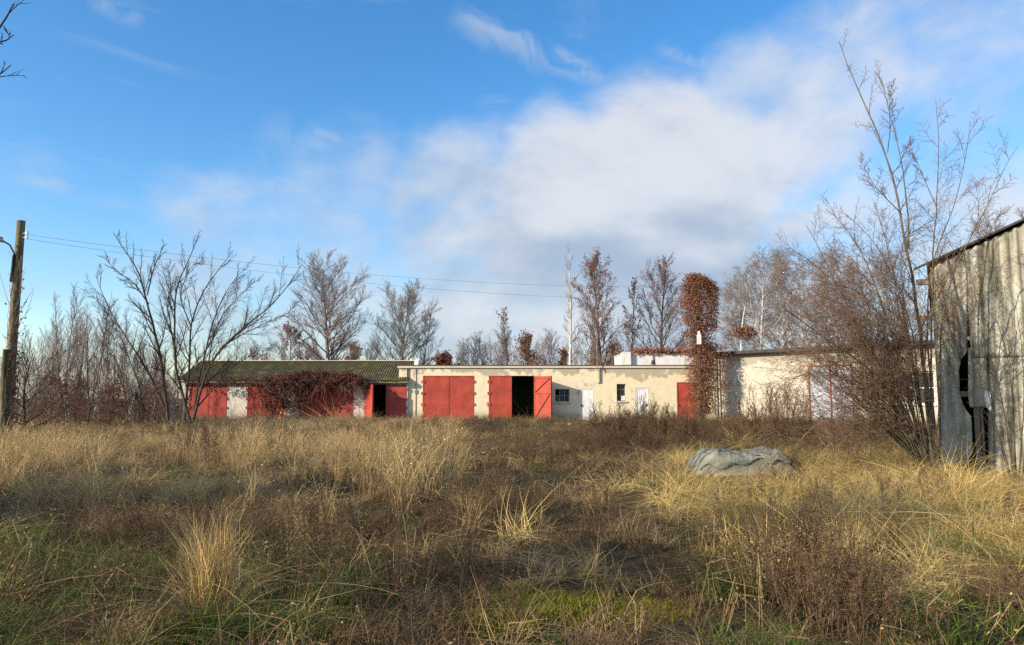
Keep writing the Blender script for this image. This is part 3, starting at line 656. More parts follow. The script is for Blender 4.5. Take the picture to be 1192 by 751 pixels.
part('corner_post', 'wood', S, lambda b: b.box(.02, .16, .05, .2, -.1, 4.35))
for xx in (2.2, 4.2, 6.2, 8.2): part('post', 'wood', S, lambda b: b.box(xx - .07, xx + .07, .05, .18, -.1, rake(xx) - .2))
part('girt', 'wood', S, lambda b: b.box(.17, 8.3, .055, .14, 1.62, 1.74)); part('girt', 'wood', S, lambda b: b.box(.17, 8.3, .06, .14, 2.9, 3.02)) 
part('side_cladding', 'wood', S, lambda b: b.box(.05, .1, .9, 9, -.1, 4.1)); part('side_cladding', 'sheet', S, lambda b: b.box(8.3, 8.36, .2, 9, -.1, 4.1))
part('back_cladding', 'wood', S, lambda b: b.prism([(.1, -.1), (8.3, -.1), (8.3, 4.2), (4.2, 6.1), (.1, 4.2)], 8.8, 8.9))
ro = part('roof', 'dark', S, lambda b: [b.prism([(-.05, 4.5 - .05 * .43), (4.2, 4.5 + 4.2 * .43), (4.2, 4.53 + 4.2 * .43), (-.05, 4.53 - .05 * .43)], -.14, 9.1), b.prism([(4.202, 4.5 + 4.2 * .43), (8.95, 4.5 - .55 * .43), (8.95, 4.545 - .55 * .43), (4.202, 4.545 + 4.2 * .43)], -.14, 9.1)])
part('barge_board', 'dark', ro, lambda b: b.prism([(-.3, 4.5 - .3 * .43), (4.2, 4.5 + 4.2 * .43), (4.2, 4.545 + 4.2 * .43), (-.3, 4.545 - .3 * .43)], -.17, -.145))
part('rafter_stub', 'wood', S, lambda b: [b.box(-.28, .015, .2, .32, 4.1, 4.22)])
part('rafter_stub', 'wood', S, lambda b: b.box(-.35, .015, 1.3, 1.42, 3.42, 3.52))
part('sill_plank', 'wood', S, lambda b: b.box(sh(1124, 545)[0], sh(1160, 545)[0], -.35, -.12, .02, .1))
for i in range(5): part('rubble_piece', 'whitewall', S, lambda b: b.box(sh(1128, 545)[0] + .1 * i, sh(1128, 545)[0] + .1 * i + .07 + .02 * (i % 3), -.1 - .03 * (i % 2), .02, .0, .06 + .04 * (i % 3)))

# ------------------------------------------------------------------ tarpaulin heap
rng = np.random.default_rng(3); TY = 15.9
tl = P(863, 553, TY); nxx, nyy = 130, 70
def tri(q): return np.abs((q % 1.0) * 2 - 1)
FK = [(rng.uniform(0, math.pi), rng.uniform(.5, 1.3) * (1 + k_ * .25), rng.uniform(0, 1), rng.uniform(0, 1)) for k_ in range(10)]
def tarp_z(U, Vv, ph=0.0):
    rr = (np.abs(U) ** 5 + np.abs(Vv) ** 4) ** (1 / 4.5); body = np.clip(1 - np.clip((rr - .7) / .29, 0, 1) ** 1.1, 0, 1)
    hump = .6 + .09 * np.exp(-((U + .42) / .3) ** 2) + .04 * np.exp(-((U - .5) / .3) ** 2) - .2 * np.clip(-U - .6, 0, 1) + .06 * Vv
    f = 0
    for k_, (a_, f_, p1, p2) in enumerate(FK):
        q = f_ * (U * 1.2 * math.cos(a_) + Vv * math.sin(a_)) + p1 + ph + .25 * tri(.8 * (U * math.sin(a_) - Vv * math.cos(a_)) + p2); f = f + .1 / (1 + k_ * .3) * (1 - tri(q)) ** 7.0
    return body * (hump + (f - .07) * .8) * .62
def tarp_sheet(u0, u1, v0, v1, lift, ph, nu, nv, edge):
    s_, t_ = np.meshgrid(np.linspace(0, 1, nu), np.linspace(0, 1, nv)); U = u0 + (u1 - u0) * s_ + edge * .05 * np.sin(t_ * 7 + 1) * (1 - s_) + edge * .04 * np.sin(t_ * 9) * s_; Vv = v0 + (v1 - v0) * t_ + edge * (.07 * np.sin(s_ * 6.5 + 2) + .04 * np.sin(s_ * 15)) * (1 - t_)
    Zt = tarp_z(U, Vv, ph) + lift * (1 + .8 * (1 - t_) ** 3); wxy = 1 + .04 * np.sin(3 * np.arctan2(Vv, U) + 1)
    i_ = (np.arange(nv - 1)[:, None] * nu + np.arange(nu - 1)[None]).ravel()
    return mk('tarp', np.stack([U * 1.16 * wxy, Vv * .85 * wxy - lift * .6, Zt], -1).reshape(-1, 3), np.stack([i_, i_ + 1, i_ + nu + 1, i_ + nu], 1), True)
tpt = thing('tarpaulin_heap', 'crumpled grey green tarpaulin draped over a low heap in the dry grass', 'tarpaulin', (float(tl[0]) + .09, TY + .35, 0.0), R(-4))
for (nm, a_) in (('ground_sheet', (-1, 1, -1, 1, 0, 0, 110, 60, 0)), ('folded_flap', (-.9, .32, -.82, .8, .028, .02, 70, 44, 1)), ('folded_flap', (.1, .93, -.74, .7, .045, .05, 54, 44, 1))):
    o = obj(nm, tarp_sheet(*a_), 'tarp', tpt); md = o.modifiers.new('thickness', 'SOLIDIFY'); md.thickness = .012

# ------------------------------------------------------------------ utility poles and wires
UP = P(10, 463, 28.0)
up = thing('utility_pole', 'weathered timber utility pole with street lamp at the left edge', 'utility pole', (UP[0], 28, 0))
ptop = PZ(258, 28.0)
V, F = tubes(np.array([[(0, 0, -.2), (0, 0, ptop * .5), (0.02, 0, ptop)]]), np.array([[.19, .165, .14]]), 12)
pl = obj('post', mk('post', V, F, True), 'polewood', up); part('pole_cap', 'wood', up, lambda b: b.beam((.02, 0, ptop - .01), (.02, 0, ptop + .03), .15, 12))
part('stub_post', 'polewood', up, lambda b: b.beam((-.02, -.28, -.2), (-.02, -.26, 3.4), .13, 10, .12), True)
lz_ = PZ(284, 28)
la = part('lamp_arm', 'iron', up, lambda b: [b.beam((.0, -.16, lz_ - .5), (-.15, -.3, lz_ - .1), .03), b.beam((-.15, -.3, lz_ - .1), (-.45, -.5, lz_ + .1), .03)])
lh = part('lamp_head', 'iron', up, lambda b: b.beam((-.35, -.44, lz_ + .06), (-.85, -.78, lz_ + .3), .1, 10, .06), True)
part('lamp_glass', 'paleglass', lh, lambda b: b.beam((-.3, -.41, lz_ - .0), (-.62, -.63, lz_ + .12), .06, 8))
part('conduit', 'iron', up, lambda b: b.beam((-.1, -.19, lz_ - 1.5), (-.05, -.17, lz_ - .45), .045), True)
for z in (PZ(272, 28), PZ(277, 28)):
    part('insulator', 'white', up, lambda b: [b.beam((.1, -.05, z), (.32, -.05, z), .02), b.beam((.32, -.05, z - .05), (.32, -.05, z + .08), .045)])
rng = np.random.default_rng(21)
q = paths(np.stack([rng.uniform(-.1, .22, 40), rng.uniform(-.25, .1, 40), rng.uniform(.2, 6.2, 40)], 1), np.tile([[.05, 0, 1.]], (40, 1)), rng.uniform(.6, 1.8, 40), 8, .22, .1, rng); V, F = tubes(q, tap(np.full(40, .014), 8, .4), 3)
obj('creeper_stems', mk('creeper_stems', V, F), 'bark_warm', up, kind='stuff')
V, F, ti = leaf_cards(np.stack([.2 + rng.normal(0, .08, 500), rng.normal(-.1, .15, 500), rng.uniform(.5, 6.6, 500) * rng.uniform(.4, 1, 500)], 1), .05, rng); obj('creeper_leaves', mk('creeper_leaves', V, F, tint=ti), 'creeper', up, kind='stuff')
VPY = 49.6
VP = thing('creeper_covered_pole', 'tall pole smothered in rusty brown creeper between the garage and wing', 'utility pole', (PX(815, VPY), VPY, 0))
vtop = PZ(322, VPY)
V, F = tubes(np.array([[(0, 0, -.2), (0, 0, vtop * .5), (-.1, 0, vtop - .3)]]), np.array([[.2, .18, .14]]), 10); obj('post', mk('post', V, F, True), 'polewood', VP)
part('junction_box', 'whitewall', VP, lambda b: [b.box(-.32, -.08, -1.0, -.8, PZ(402, VPY), PZ(391, VPY)), b.box(-.26, -.14, -.98, -.82, PZ(391, VPY) + .002, PZ(387, VPY))])
part('cable_pipe', 'metal', VP, lambda b: b.beam((.95, -.2, -.2), (.95, -.2, 3.6), .05))
rng = np.random.default_rng(8)
def vine_pts(n):
    py = rng.uniform(319, 482, n); cxp = np.interp(py, [318, 335, 360, 385, 405, 440, 480], [-4, -7, -5, -1, 1, 2, 3]); wd2 = np.interp(py, [318, 326, 345, 362, 385, 405, 415, 440, 480], [6, 11, 13, 15, 16, 16, 15, 15, 15])
    px = cxp + wd2 * np.clip(rng.normal(0, .52, n), -1.2, 1.2) + 1.2 * np.sin(py * .35)
    n2 = n // 3; t = rng.uniform(0, 1, n2)               # the top arches over and hangs down on the right
    bx = np.interp(t, [0, .3, .6, 1], [-4, 8, 16, 21]) + rng.normal(0, 2.4, n2); by = np.interp(t, [0, .3, .6, 1], [320, 323, 329, 338]) + rng.uniform(0, 1, n2) ** 2.0 * np.interp(t, [0, .3, .7, 1], [10, 60, 56, 40])
    n3 = n // 14; ex = rng.uniform(8, 34, n3); ey = rng.uniform(400, 455, n3)
    px = np.concatenate([px, bx, ex]); py = np.concatenate([py, by, ey]); m = len(px)
    yy = rng.normal(0, .34, m) * np.clip(1 - np.abs(px) / 40, .3, 1)
    return np.stack([px / FPX * VPY, yy, 1.6 + (463 - py) / FPX * VPY], 1)
V, F, ti = leaf_cards(vine_pts(15000), .06, rng, .1); obj('leaves', mk('leaves', V, F, tint=ti), 'rust', VP, kind='stuff')
p0 = vine_pts(700); m = len(p0); q = paths(p0, np.stack([rng.normal(.1, .5, m), rng.normal(0, .4, m), rng.uniform(-.8, .6, m)], 1), rng.uniform(.4, 1.3, m), 6, .25, -.3, rng); V, F = tubes(q, tap(np.full(m, .015), 6, .4), 3); obj('stems', mk('stems', V, F), 'bark_warm', VP, kind='stuff')
for (a_, b_, lab) in (((22, 272), (806, 332), 'upper thin black overhead wire strung across the sky from the pole'), ((22, 277), (806, 347), 'lower thin black overhead wire strung across the sky from the pole')):
    A = P(*a_, 28.0) + np.array([0, -.05, 0]); B = P(*b_, VPY); t = np.linspace(0, 1, 60)[:, None]
    pts = A * (1 - t) + B * t; pts[:, 2] -= 4 * .75 * (t * (1 - t))[:, 0]
    V, F = tubes(pts[None], np.full((1, 60), .0048), 4); tag(obj('overhead_wire', mk('overhead_wire', V, F), 'iron'), lab, 'wire', 'overhead wires')

# ------------------------------------------------------------------ trees drawn from their own stems
def stems_tree(stems, Y, seed, r0, levels, dy=1.2, n=18, base=None, cap=None, zs=None):
    """stems: polylines of pixels at depth Y (each leans by its own amount towards or away from the viewer)"""
    rng = np.random.default_rng(seed); L = []; Rr = []; b0 = P(*base, Y); b0[2] = 0
    for st in stems:
        f = st[2] if len(st) > 2 else 1.0; pts = st[0]; r = st[1] * r0; off = rng.uniform(-dy, dy); o0 = (st[3] if len(st) > 3 else 0) * off
        w3 = []
        for i, (a, c) in enumerate(pts):
            yy = Y + o0 + off * (i / (len(pts) - 1)) ** 1.3; w3.append(P(a, c, yy))
        w3 = np.array(w3); s = np.concatenate([[0], np.cumsum(np.linalg.norm(np.diff(w3, axis=0), axis=1))]); t = np.linspace(0, s[-1], n)
        q = np.stack([np.interp(t, s, w3[:, k]) for k in range(3)], 1)
        for _ in range(2): q[1:-1] = (q[:-2] + 2 * q[1:-1] + q[2:]) / 4
        q[1:] += np.cumsum(rng.normal(0, .004, (n - 1, 3)), 0) * s[-1] * .35
        L.append(q - b0); Rr.append(r * np.linspace(1, .16, n))
    L = np.array(L); Rr = np.array(Rr); ln = np.linalg.norm(np.diff(L, axis=1), axis=2).sum(1)
    tw = sub_levels(L, Rr, ln, levels, rng, cap, zs)
    return tubes(L, Rr, 7), cat([tubes(q, rd, k) for q, rd, k in tw]), tw[-1][0].reshape(-1, 3)
def zpx(lst, s, ox, oy): return [(ox + x / s, oy + y / s) for x, y in lst]
# left: multi-stemmed leafless tree in front of the mossy garage
z = lambda l: zpx(l, 2.889, 0, 240)
LS = [(z([(565, 720), (552, 600), (540, 500), (525, 430), (500, 330), (488, 280), (465, 200), (420, 150), (388, 95)]), 1.0),
      (z([(500, 330), (455, 262), (400, 225), (340, 165)]), .4, 1, .2), (z([(495, 300), (515, 210), (545, 140), (548, 118)]), .4),
      (z([(640, 730), (600, 580), (585, 480), (590, 380), (590, 290), (620, 220), (655, 150), (672, 100)]), .85),
      (z([(585, 470), (560, 330), (575, 260), (560, 190)]), .4), (z([(650, 720), (690, 560), (740, 480), (830, 400), (900, 350), (960, 285), (1010, 200)]), .8),
      (z([(740, 480), (800, 440), (880, 400), (985, 355)]), .4), (z([(620, 720), (640, 520), (640, 400), (680, 280), (740, 200), (785, 140)]), .75),
      (z([(650, 715), (672, 560), (705, 420), (742, 310), (800, 225), (830, 205)]), .65), (z([(558, 690), (500, 560), (420, 440), (360, 340), (318, 235)]), .65),
      (z([(480, 720), (470, 600), (425, 480), (400, 400)]), .45), (z([(520, 720), (440, 630), (385, 585)]), .4), (z([(660, 680), (780, 540), (890, 470)]), .45),
      (z([(700, 540), (715, 430), (760, 350), (860, 250)]), .4), (z([(640, 400), (600, 300), (640, 200), (690, 175)]), .35), (z([(430, 700), (410, 560), (360, 440), (370, 340)]), .35)]
lv = [(15, .15, .98, .55, .3, .5, .05, .05, 7, .010, 4), (10, .1, .98, .6, .45, .4, .06, .04, 5, .0065, 3), (5, .2, .95, .6, .5, .3, .07, .02, 3, .004, 3)]
put_tree('leafless_tree', 'many stemmed leafless tree spreading in front of the mossy garage', (PX(215, 30), 30, 0), stems_tree(LS, 30, 4, .075, lv, 1.6, base=(215, 463), cap=1.9, zs=([5.5, 8.3], [1, .55])), 'bark', 'bark')
# right: tall sapling stems and fanning bush beside the shed
RS = [([(1087, 552), (1079, 470), (1072, 400), (1064, 340), (1056, 300), (1051, 255), (1040, 210), (1033, 178), (1021, 147), (1004, 116), (993, 88), (980, 47)], 1.0),
      ([(1058, 290), (1057, 241), (1052, 199), (1045, 161), (1035, 130), (1030, 106), (1021, 85)], .42), ([(1033, 178), (1036, 150), (1035, 125), (1038, 95)], .25),
      ([(1086, 500), (1083, 400), (1085, 300), (1090, 248), (1094, 196), (1093, 151), (1089, 114)], .55), ([(1090, 240), (1074, 205), (1057, 165)], .25),
      ([(1090, 520), (1080, 420), (1080, 330), (1089, 285), (1108, 248), (1118, 206), (1123, 172), (1127, 140)], .5), ([(1092, 520), (1095, 400), (1105, 330), (1130, 282), (1156, 234), (1167, 199), (1186, 175)], .5),
      ([(1050, 250), (1032, 232), (1018, 217), (1000, 187)], .25), ([(1084, 548), (1060, 490), (1029, 444), (984, 408), (939, 376), (918, 360)], .8), ([(1080, 545), (1045, 465), (1010, 400), (975, 340), (955, 290), (938, 262)], .7),
      ([(1082, 540), (1055, 450), (1035, 380), (1010, 310), (985, 265), (960, 245)], .7), ([(1085, 545), (1066, 450), (1058, 380), (1040, 320), (1028, 270), (1018, 236)], .65), ([(1085, 548), (1040, 482), (990, 442), (950, 428), (918, 440), (900, 458)], .5),
      ([(1085, 548), (1050, 492), (1000, 470), (962, 480), (945, 502)], .4), ([(1087, 545), (1075, 450), (1078, 380), (1095, 330), (1120, 290), (1146, 252)], .5), ([(1083, 545), (1052, 470), (1000, 400), (960, 360), (930, 330), (915, 318)], .6),
      ([(1080, 545), (1030, 455), (990, 380), (965, 320), (945, 300), (922, 292)], .6), ([(1086, 548), (1062, 430), (1050, 350), (1022, 290), (1000, 262), (985, 250)], .55), ([(1082, 548), (1035, 470), (985, 425), (940, 410), (905, 405)], .5),
      ([(1088, 548), (1070, 470), (1066, 400), (1048, 330), (1050, 280), (1062, 250)], .5), ([(1078, 548), (1030, 500), (985, 455), (945, 395), (930, 350)], .5), ([(1084, 548), (1048, 440), (1020, 370), (1000, 330), (980, 310)], .5), ([(1080, 548), (1020, 480), (970, 430), (930, 420), (912, 412)], .4),
      ([(1086, 545), (1058, 400), (1035, 330), (1015, 300), (990, 285)], .45), ([(1084, 548), (1068, 490), (1040, 410), (1015, 350), (985, 330), (955, 330)], .5)]
rr_ = np.random.default_rng(15)
for i in range(27):                                   # more arching shoots from the same stool
    ex, ey = rr_.uniform(900, 1050), 0; ey = np.interp(ex, [900, 940, 1000, 1050], [430, 330, 285, 260]) + rr_.uniform(0, 150); m1 = (1085 - ex)
    RS.append(([(1085 - rr_.uniform(0, 10), 550), (1085 - m1 * .3, 508 - rr_.uniform(0, 22)), (1085 - m1 * .62, ey + (550 - ey) * .42), (1085 - m1 * .86, ey + (550 - ey) * .14), (ex, ey + rr_.uniform(-15, 25))], rr_.uniform(.22, .45)))
lv = [(14, .28, .98, .72, .28, .4, .09, .04, 6, .0052, 3), (9, .1, .98, .75, .58, .35, .12, .04, 4, .0036, 3), (4, .2, .95, .75, .55, .3, .14, .02, 2, .0028, 3)]
put_tree('leafless_tree', 'tall leafless tree with fanning bushy stems beside the corrugated shed', (PX(1085, 14.6), 14.6, 0), stems_tree(RS, 14.6, 9, .042, lv, 1.3, base=(1085, 463), cap=1.15, zs=([4.0, 5.0, 8.5], [1, .8, .6])), 'bark_green', 'bark_warm')
SS = [([(1180, 560), (1172, 500), (1160, 440), (1140, 380), (1128, 350)], .7), ([(1182, 560), (1180, 480), (1172, 410), (1160, 370), (1150, 340)], .7), ([(1186, 560), (1192, 470), (1188, 400), (1180, 350)], .7), ([(1176, 560), (1160, 500), (1142, 470), (1130, 455)], .5),
      ([(1184, 560), (1176, 450), (1182, 380), (1195, 340)], .6), ([(1178, 560), (1155, 480), (1142, 420), (1146, 380)], .5), ([(1190, 560), (1205, 470), (1215, 400)], .6)]
lv = [(9, .2, .98, .7, .22, .4, .12, .05, 5, .005, 3), (4, .2, .98, .75, .5, .4, .16, .05, 4, .0035, 3)]
put_tree('leafless_shrub', 'thin leafless shrub standing against the front of the corrugated shed', (PX(1182, 13.6), 13.6, 0), stems_tree(SS, 13.6, 12, .02, lv, .5, base=(1182, 463)), 'bark', 'bark', cat_='shrub')
# top left corner: a tree standing just outside, one bough reaching in
OS = [([(-190, 640), (-185, 400), (-170, 200), (-150, 60), (-120, -120)], 1.3), ([(-170, 200), (-110, 110), (-50, 70), (0, 40), (18, 4)], .5), ([(-172, 240), (-100, 160), (-40, 112), (4, 86), (14, 76)], .4), ([(-150, 60), (-90, -10), (-20, -20), (10, -30)], .5), ([(-165, 160), (-215, 60), (-260, -60)], .6),
      ([(-40, 60), (-8, 52), (12, 46), (4, 30)], .2), ([(-160, 120), (-120, 0), (-60, -100)], .5), ([(-180, 300), (-240, 180), (-300, 60)], .5)]
lv = [(8, .3, .98, .6, .2, .5, .1, .05, 5, .008, 4), (4, .2, .95, .7, .45, .4, .14, .05, 4, .005, 3)]
put_tree('leafless_tree', 'bare tree at the left edge whose twig tips reach into the sky above the lamp', (PX(-190, 9), 9, 0), stems_tree(OS, 9, 14, .09, lv, .5, base=(-190, 463)), 'bark', 'bark')

# ------------------------------------------------------------------ far trees grown from a leader
OV = (.62, .95, 1.0, .9, .62, .25)
fine = [(11, .12, .98, .6, .42, .45, .06, .05, 5, .016, 3), (8, .1, .98, .58, .5, .4, .08, .05, 4, .011, 3), (4, .2, 1, .5, .55, .3, .08, .04, 2, .0075, 3)]
rich = [(13, .1, .98, .55, .4, .45, .05, .06, 5, .017, 3), (10, .1, .98, .55, .5, .4, .06, .06, 4, .010, 3), (4, .2, 1, .5, .55, .3, .07, .05, 2, .0075, 3)]
def FT(px, Y): return (PX(px, Y), Y, -0.1)
def ht(py, Y): return PZ(py, Y)
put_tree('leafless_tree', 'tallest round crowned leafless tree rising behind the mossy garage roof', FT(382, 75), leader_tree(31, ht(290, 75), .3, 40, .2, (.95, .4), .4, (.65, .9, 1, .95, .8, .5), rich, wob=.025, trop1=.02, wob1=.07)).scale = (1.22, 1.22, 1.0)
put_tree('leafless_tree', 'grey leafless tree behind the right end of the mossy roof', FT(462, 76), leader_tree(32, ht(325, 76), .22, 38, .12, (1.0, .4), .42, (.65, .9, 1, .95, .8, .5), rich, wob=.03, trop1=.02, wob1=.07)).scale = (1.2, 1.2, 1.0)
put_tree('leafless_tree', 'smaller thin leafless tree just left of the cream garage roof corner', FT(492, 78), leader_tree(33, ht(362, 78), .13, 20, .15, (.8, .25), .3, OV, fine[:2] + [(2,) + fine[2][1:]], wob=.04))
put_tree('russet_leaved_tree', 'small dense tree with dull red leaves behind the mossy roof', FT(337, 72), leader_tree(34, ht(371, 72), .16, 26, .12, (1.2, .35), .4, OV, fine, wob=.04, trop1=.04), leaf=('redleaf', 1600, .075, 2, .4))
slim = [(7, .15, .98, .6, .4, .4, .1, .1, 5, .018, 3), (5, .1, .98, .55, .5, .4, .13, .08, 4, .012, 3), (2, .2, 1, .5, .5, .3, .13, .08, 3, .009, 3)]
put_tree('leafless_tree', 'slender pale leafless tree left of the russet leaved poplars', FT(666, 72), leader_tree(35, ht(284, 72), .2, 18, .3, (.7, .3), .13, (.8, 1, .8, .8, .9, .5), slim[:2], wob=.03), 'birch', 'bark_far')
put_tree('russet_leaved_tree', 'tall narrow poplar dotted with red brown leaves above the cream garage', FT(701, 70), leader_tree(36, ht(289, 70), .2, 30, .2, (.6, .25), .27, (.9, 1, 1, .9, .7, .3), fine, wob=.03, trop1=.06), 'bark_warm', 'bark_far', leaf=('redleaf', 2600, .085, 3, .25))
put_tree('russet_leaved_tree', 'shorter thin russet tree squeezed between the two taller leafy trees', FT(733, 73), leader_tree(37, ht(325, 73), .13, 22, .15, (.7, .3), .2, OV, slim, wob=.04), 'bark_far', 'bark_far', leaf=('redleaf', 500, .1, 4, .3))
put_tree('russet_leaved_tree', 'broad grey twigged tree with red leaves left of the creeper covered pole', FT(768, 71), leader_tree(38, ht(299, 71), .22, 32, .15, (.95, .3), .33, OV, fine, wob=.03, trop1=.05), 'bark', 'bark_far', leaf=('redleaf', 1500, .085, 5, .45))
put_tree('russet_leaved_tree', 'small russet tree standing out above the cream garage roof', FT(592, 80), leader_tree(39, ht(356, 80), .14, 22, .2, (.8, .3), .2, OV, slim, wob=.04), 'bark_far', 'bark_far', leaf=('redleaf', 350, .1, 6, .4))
weep = [(9, .15, .98, .7, .45, .35, .1, -.02, 5, .016, 3), (7, .1, .98, .6, .7, .3, .12, -.22, 5, .011, 3), (3, .2, 1, .4, .6, .3, .1, -.3, 3, .008, 3)]
BV = (.7, 1, 1, .9, .7, .4)
birch = leader_tree(40, 15.0, .17, 26, .28, (.75, .25), .3, BV, weep, wob=.025, trop1=.06); birch2 = leader_tree(41, 15.0, .15, 24, .3, (.7, .25), .27, BV, weep, wob=.03, trop1=.06)
b1 = put_tree('birch_tree', 'white stemmed birch in the clump right of the creeper covered pole, leftmost', FT(866, 78), birch, 'birch', 'bark_far', group='birches behind the wing', sc=ht(315, 78) / 15)
b2 = put_tree('birch_tree', 'tallest white stemmed birch behind the wing roof', FT(888, 76), birch2, 'birch', 'bark_far', group='birches behind the wing', sc=ht(287, 76) / 15)
for (px, Y, pt, a, src, lab) in ((905, 80, 292, 2.0, b1, 'white stemmed birch just right of the tallest birch behind the wing'), (938, 84, 300, 3.1, b2, 'birch showing through the left side of the fanning bushy tree'),
                                 (965, 88, 290, .8, b1, 'birch behind the middle of the fanning bushy tree'), (1000, 90, 296, 4.2, b2, 'birch behind the upper stems of the fanning bushy tree'), (848, 86, 330, 1.4, b2, 'thin short birch beside the creeper covered pole, close to its right'), (878, 92, 300, 2.7, b2, 'birch seen between the two tallest birches behind the wing'), (920, 90, 284, 5.1, b1, 'tall birch at the left fringe of the fanning bushy tree'), (982, 96, 280, 3.9, b2, 'tall birch far behind the fanning bushy tree'), (1030, 98, 290, 1.9, b1, 'birch far behind the tall stem of the bushy tree')):
    copy_tree(src, FT(px, Y), a, ht(pt, Y) / 15, lab)
# rust coloured creeper ball on a slim stem
nb = thing('creeper_topped_sapling', 'slim pale sapling with a rusty creeper ball above the wing roof', 'tree', FT(866, 62))
V, F = tubes(np.array([[(-.25, 0, 0), (-.1, 0, ht(400, 62)), (.1, 0, ht(372, 62)), (.35, 0, ht(355, 62))]]), np.array([[.11, .09, .06, .03]]), 7); obj('trunk', mk('trunk', V, F, True), 'birch', nb)
rng = np.random.default_rng(6); c_ = rng.normal(0, 1, (1300, 3)); c_ = nrm(c_) * rng.uniform(.3, 1, (1300, 1)) * np.array([.95, .8, .5]) * (1 + .35 * np.sin(c_[:, :1] * 5) * np.sin(c_[:, 2:] * 4)) + np.array([.15, -.2, ht(386, 62)])
V, F, ti = leaf_cards(c_, .1, rng); obj('creeper_leaves', mk('creeper_leaves', V, F, tint=ti), 'rust', nb, kind='stuff')
q = paths(c_[:200], np.tile([[.3, 0, -.5]], (200, 1)), np.full(200, .9), 5, .4, -.3, rng); V, F = tubes(q, tap(np.full(200, .015), 5), 3); obj('creeper_stems', mk('creeper_stems', V, F), 'bark_far', nb, kind='stuff')

# bushes above the garage roof and behind
bushy = [(9, .1, .98, .6, .5, .35, .07, .05, 5, .013, 3), (8, .1, .98, .6, .5, .3, .09, .05, 4, .009, 3), (3, .2, 1, .5, .5, .3, .1, .03, 3, .0065, 3)]
bu = leader_tree(50, 6.5, .1, 22, .05, (.9, .3), .5, (.9, 1, .9, .8, .6, .4), bushy, wob=.06); bw = leader_tree(51, 6.5, .1, 22, .05, (.8, .25), .45, (.9, 1, .9, .8, .6, .4), bushy, wob=.06)
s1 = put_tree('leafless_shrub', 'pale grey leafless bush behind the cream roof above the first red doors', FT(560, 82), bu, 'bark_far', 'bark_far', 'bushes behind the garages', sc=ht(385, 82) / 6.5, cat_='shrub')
s2 = put_tree('leafless_shrub', 'reddish brown bush behind the cream roof above the open bay', FT(618, 78), bw, 'bark_warm', 'bark_warm', 'bushes behind the garages', leaf=('rust', 900, .1, 9, .2), sc=ht(384, 78) / 6.5, cat_='shrub')
s3 = put_tree('russet_shrub', 'low dark red bush peeping over the roof next to the mossy garage', FT(520, 70), leader_tree(52, 5.2, .1, 24, .05, (1.1, .4), .45, OV, bushy, wob=.06), 'bark_warm', 'bark_warm', 'bushes behind the garages', leaf=('creeper', 2600, .11, 10, .3), sc=ht(408, 70) / 5.2, cat_='shrub')
for (px, Y, pt, src, a, lab) in ((540, 90, 392, s1, 1, 'pale bush low behind the roof left of the small russet tree'), (580, 92, 378, s1, 2, 'pale twiggy bush under the small russet tree'), (636, 86, 380, s1, 3.3, 'grey bush over the roof left of the slender pale tree'),
                                 (650, 80, 402, s2, 4, 'low warm brown bush at the foot of the slender pale tree'), (690, 84, 400, s2, 5, 'warm brown bush at the foot of the tall narrow poplar'), (745, 84, 398, s1, .5, 'grey bush below the gap between the russet trees'), (716, 88, 395, s2, 2.2, 'warm brown bush left of the white rooftop storeroom'),
                                 (790, 86, 390, s1, 1.2, 'grey bush right behind the white rooftop storeroom'), (836, 70, 398, s2, .3, 'brown bush low beside the creeper covered pole'), (430, 92, 388, s1, 2.9, 'grey bush between the two leafless trees behind the mossy roof'),
                                 (405, 95, 396, s2, 3.6, 'brown bush right of the tallest tree behind the mossy roof'), (360, 95, 398, s1, 4.4, 'grey bush left of the tallest tree trunk behind the mossy roof'), (300, 92, 395, s1, 5.4, 'grey bush behind the mossy roof left of the dull red tree'), (1165, 95, 246, s1, .4, 'grey crown of a leafless tree rising above the shed roof'), (1200, 98, 238, s1, 2.4, 'grey tree crown above the shed roof at the right edge')):
    o = copy_tree(src, FT(px, Y), a, ht(pt, Y) / 6.5, lab)
    if px > 1150: o.name = 'leafless_tree'; o['category'] = 'tree'; o['group'] = 'trees behind the shed'

# scrub thicket at the left
sap = [leader_tree(60 + i, 6.0, .05, 16, .12, (.55, .2), .3, (.9, 1, .9, .7, .6, .4), [(7, .1, .98, .5, .5, .3, .05, .06, 5, .008, 3), (6, .1, .98, .5, .5, .3, .07, .05, 4, .005, 3)], wob=.05, trop1=.09, wob1=.06, lean=(.08 * (i - 1), 0)) for i in range(3)]
LABT = 'thin leafless sapling in the pale tangled thicket between the pole and the many stemmed tree'
st = [put_tree('leafless_sapling', LABT, FT(62 + 22 * i, 40 + i), sap[i], ('bark_far', 'birch', 'bark_warm')[i], ('bark_far', 'bark_far', 'bark_warm')[i], 'saplings of the thicket', sc=1.0 + .08 * i) for i in range(3)]
rng = np.random.default_rng(77)
for i in range(46):
    px = rng.uniform(25, 205); Y = rng.uniform(36, 52); pt = np.interp(px, [20, 60, 85, 130, 170, 210], [412, 388, 352, 350, 385, 412]) + rng.normal(12, 16)
    copy_tree(st[i % 3], FT(px, Y), rng.uniform(0, 6.28), ht(pt, Y) / 6.0)
db = put_tree('leafless_shrub', 'dark spreading leafless bush beside the foot of the utility pole', FT(30, 33), leader_tree(70, 4.2, .09, 24, .03, (1.25, .3), .8, (1, 1, .9, .7, .5, .3), [(8, .2, .98, .6, .4, .4, .1, .12, 6, .010, 3), (5, .1, .98, .6, .5, .3, .12, .1, 4, .007, 3)], wob=.08, trop1=.06), 'bark', 'bark', sc=ht(372, 33) / 4.4, cat_='shrub')
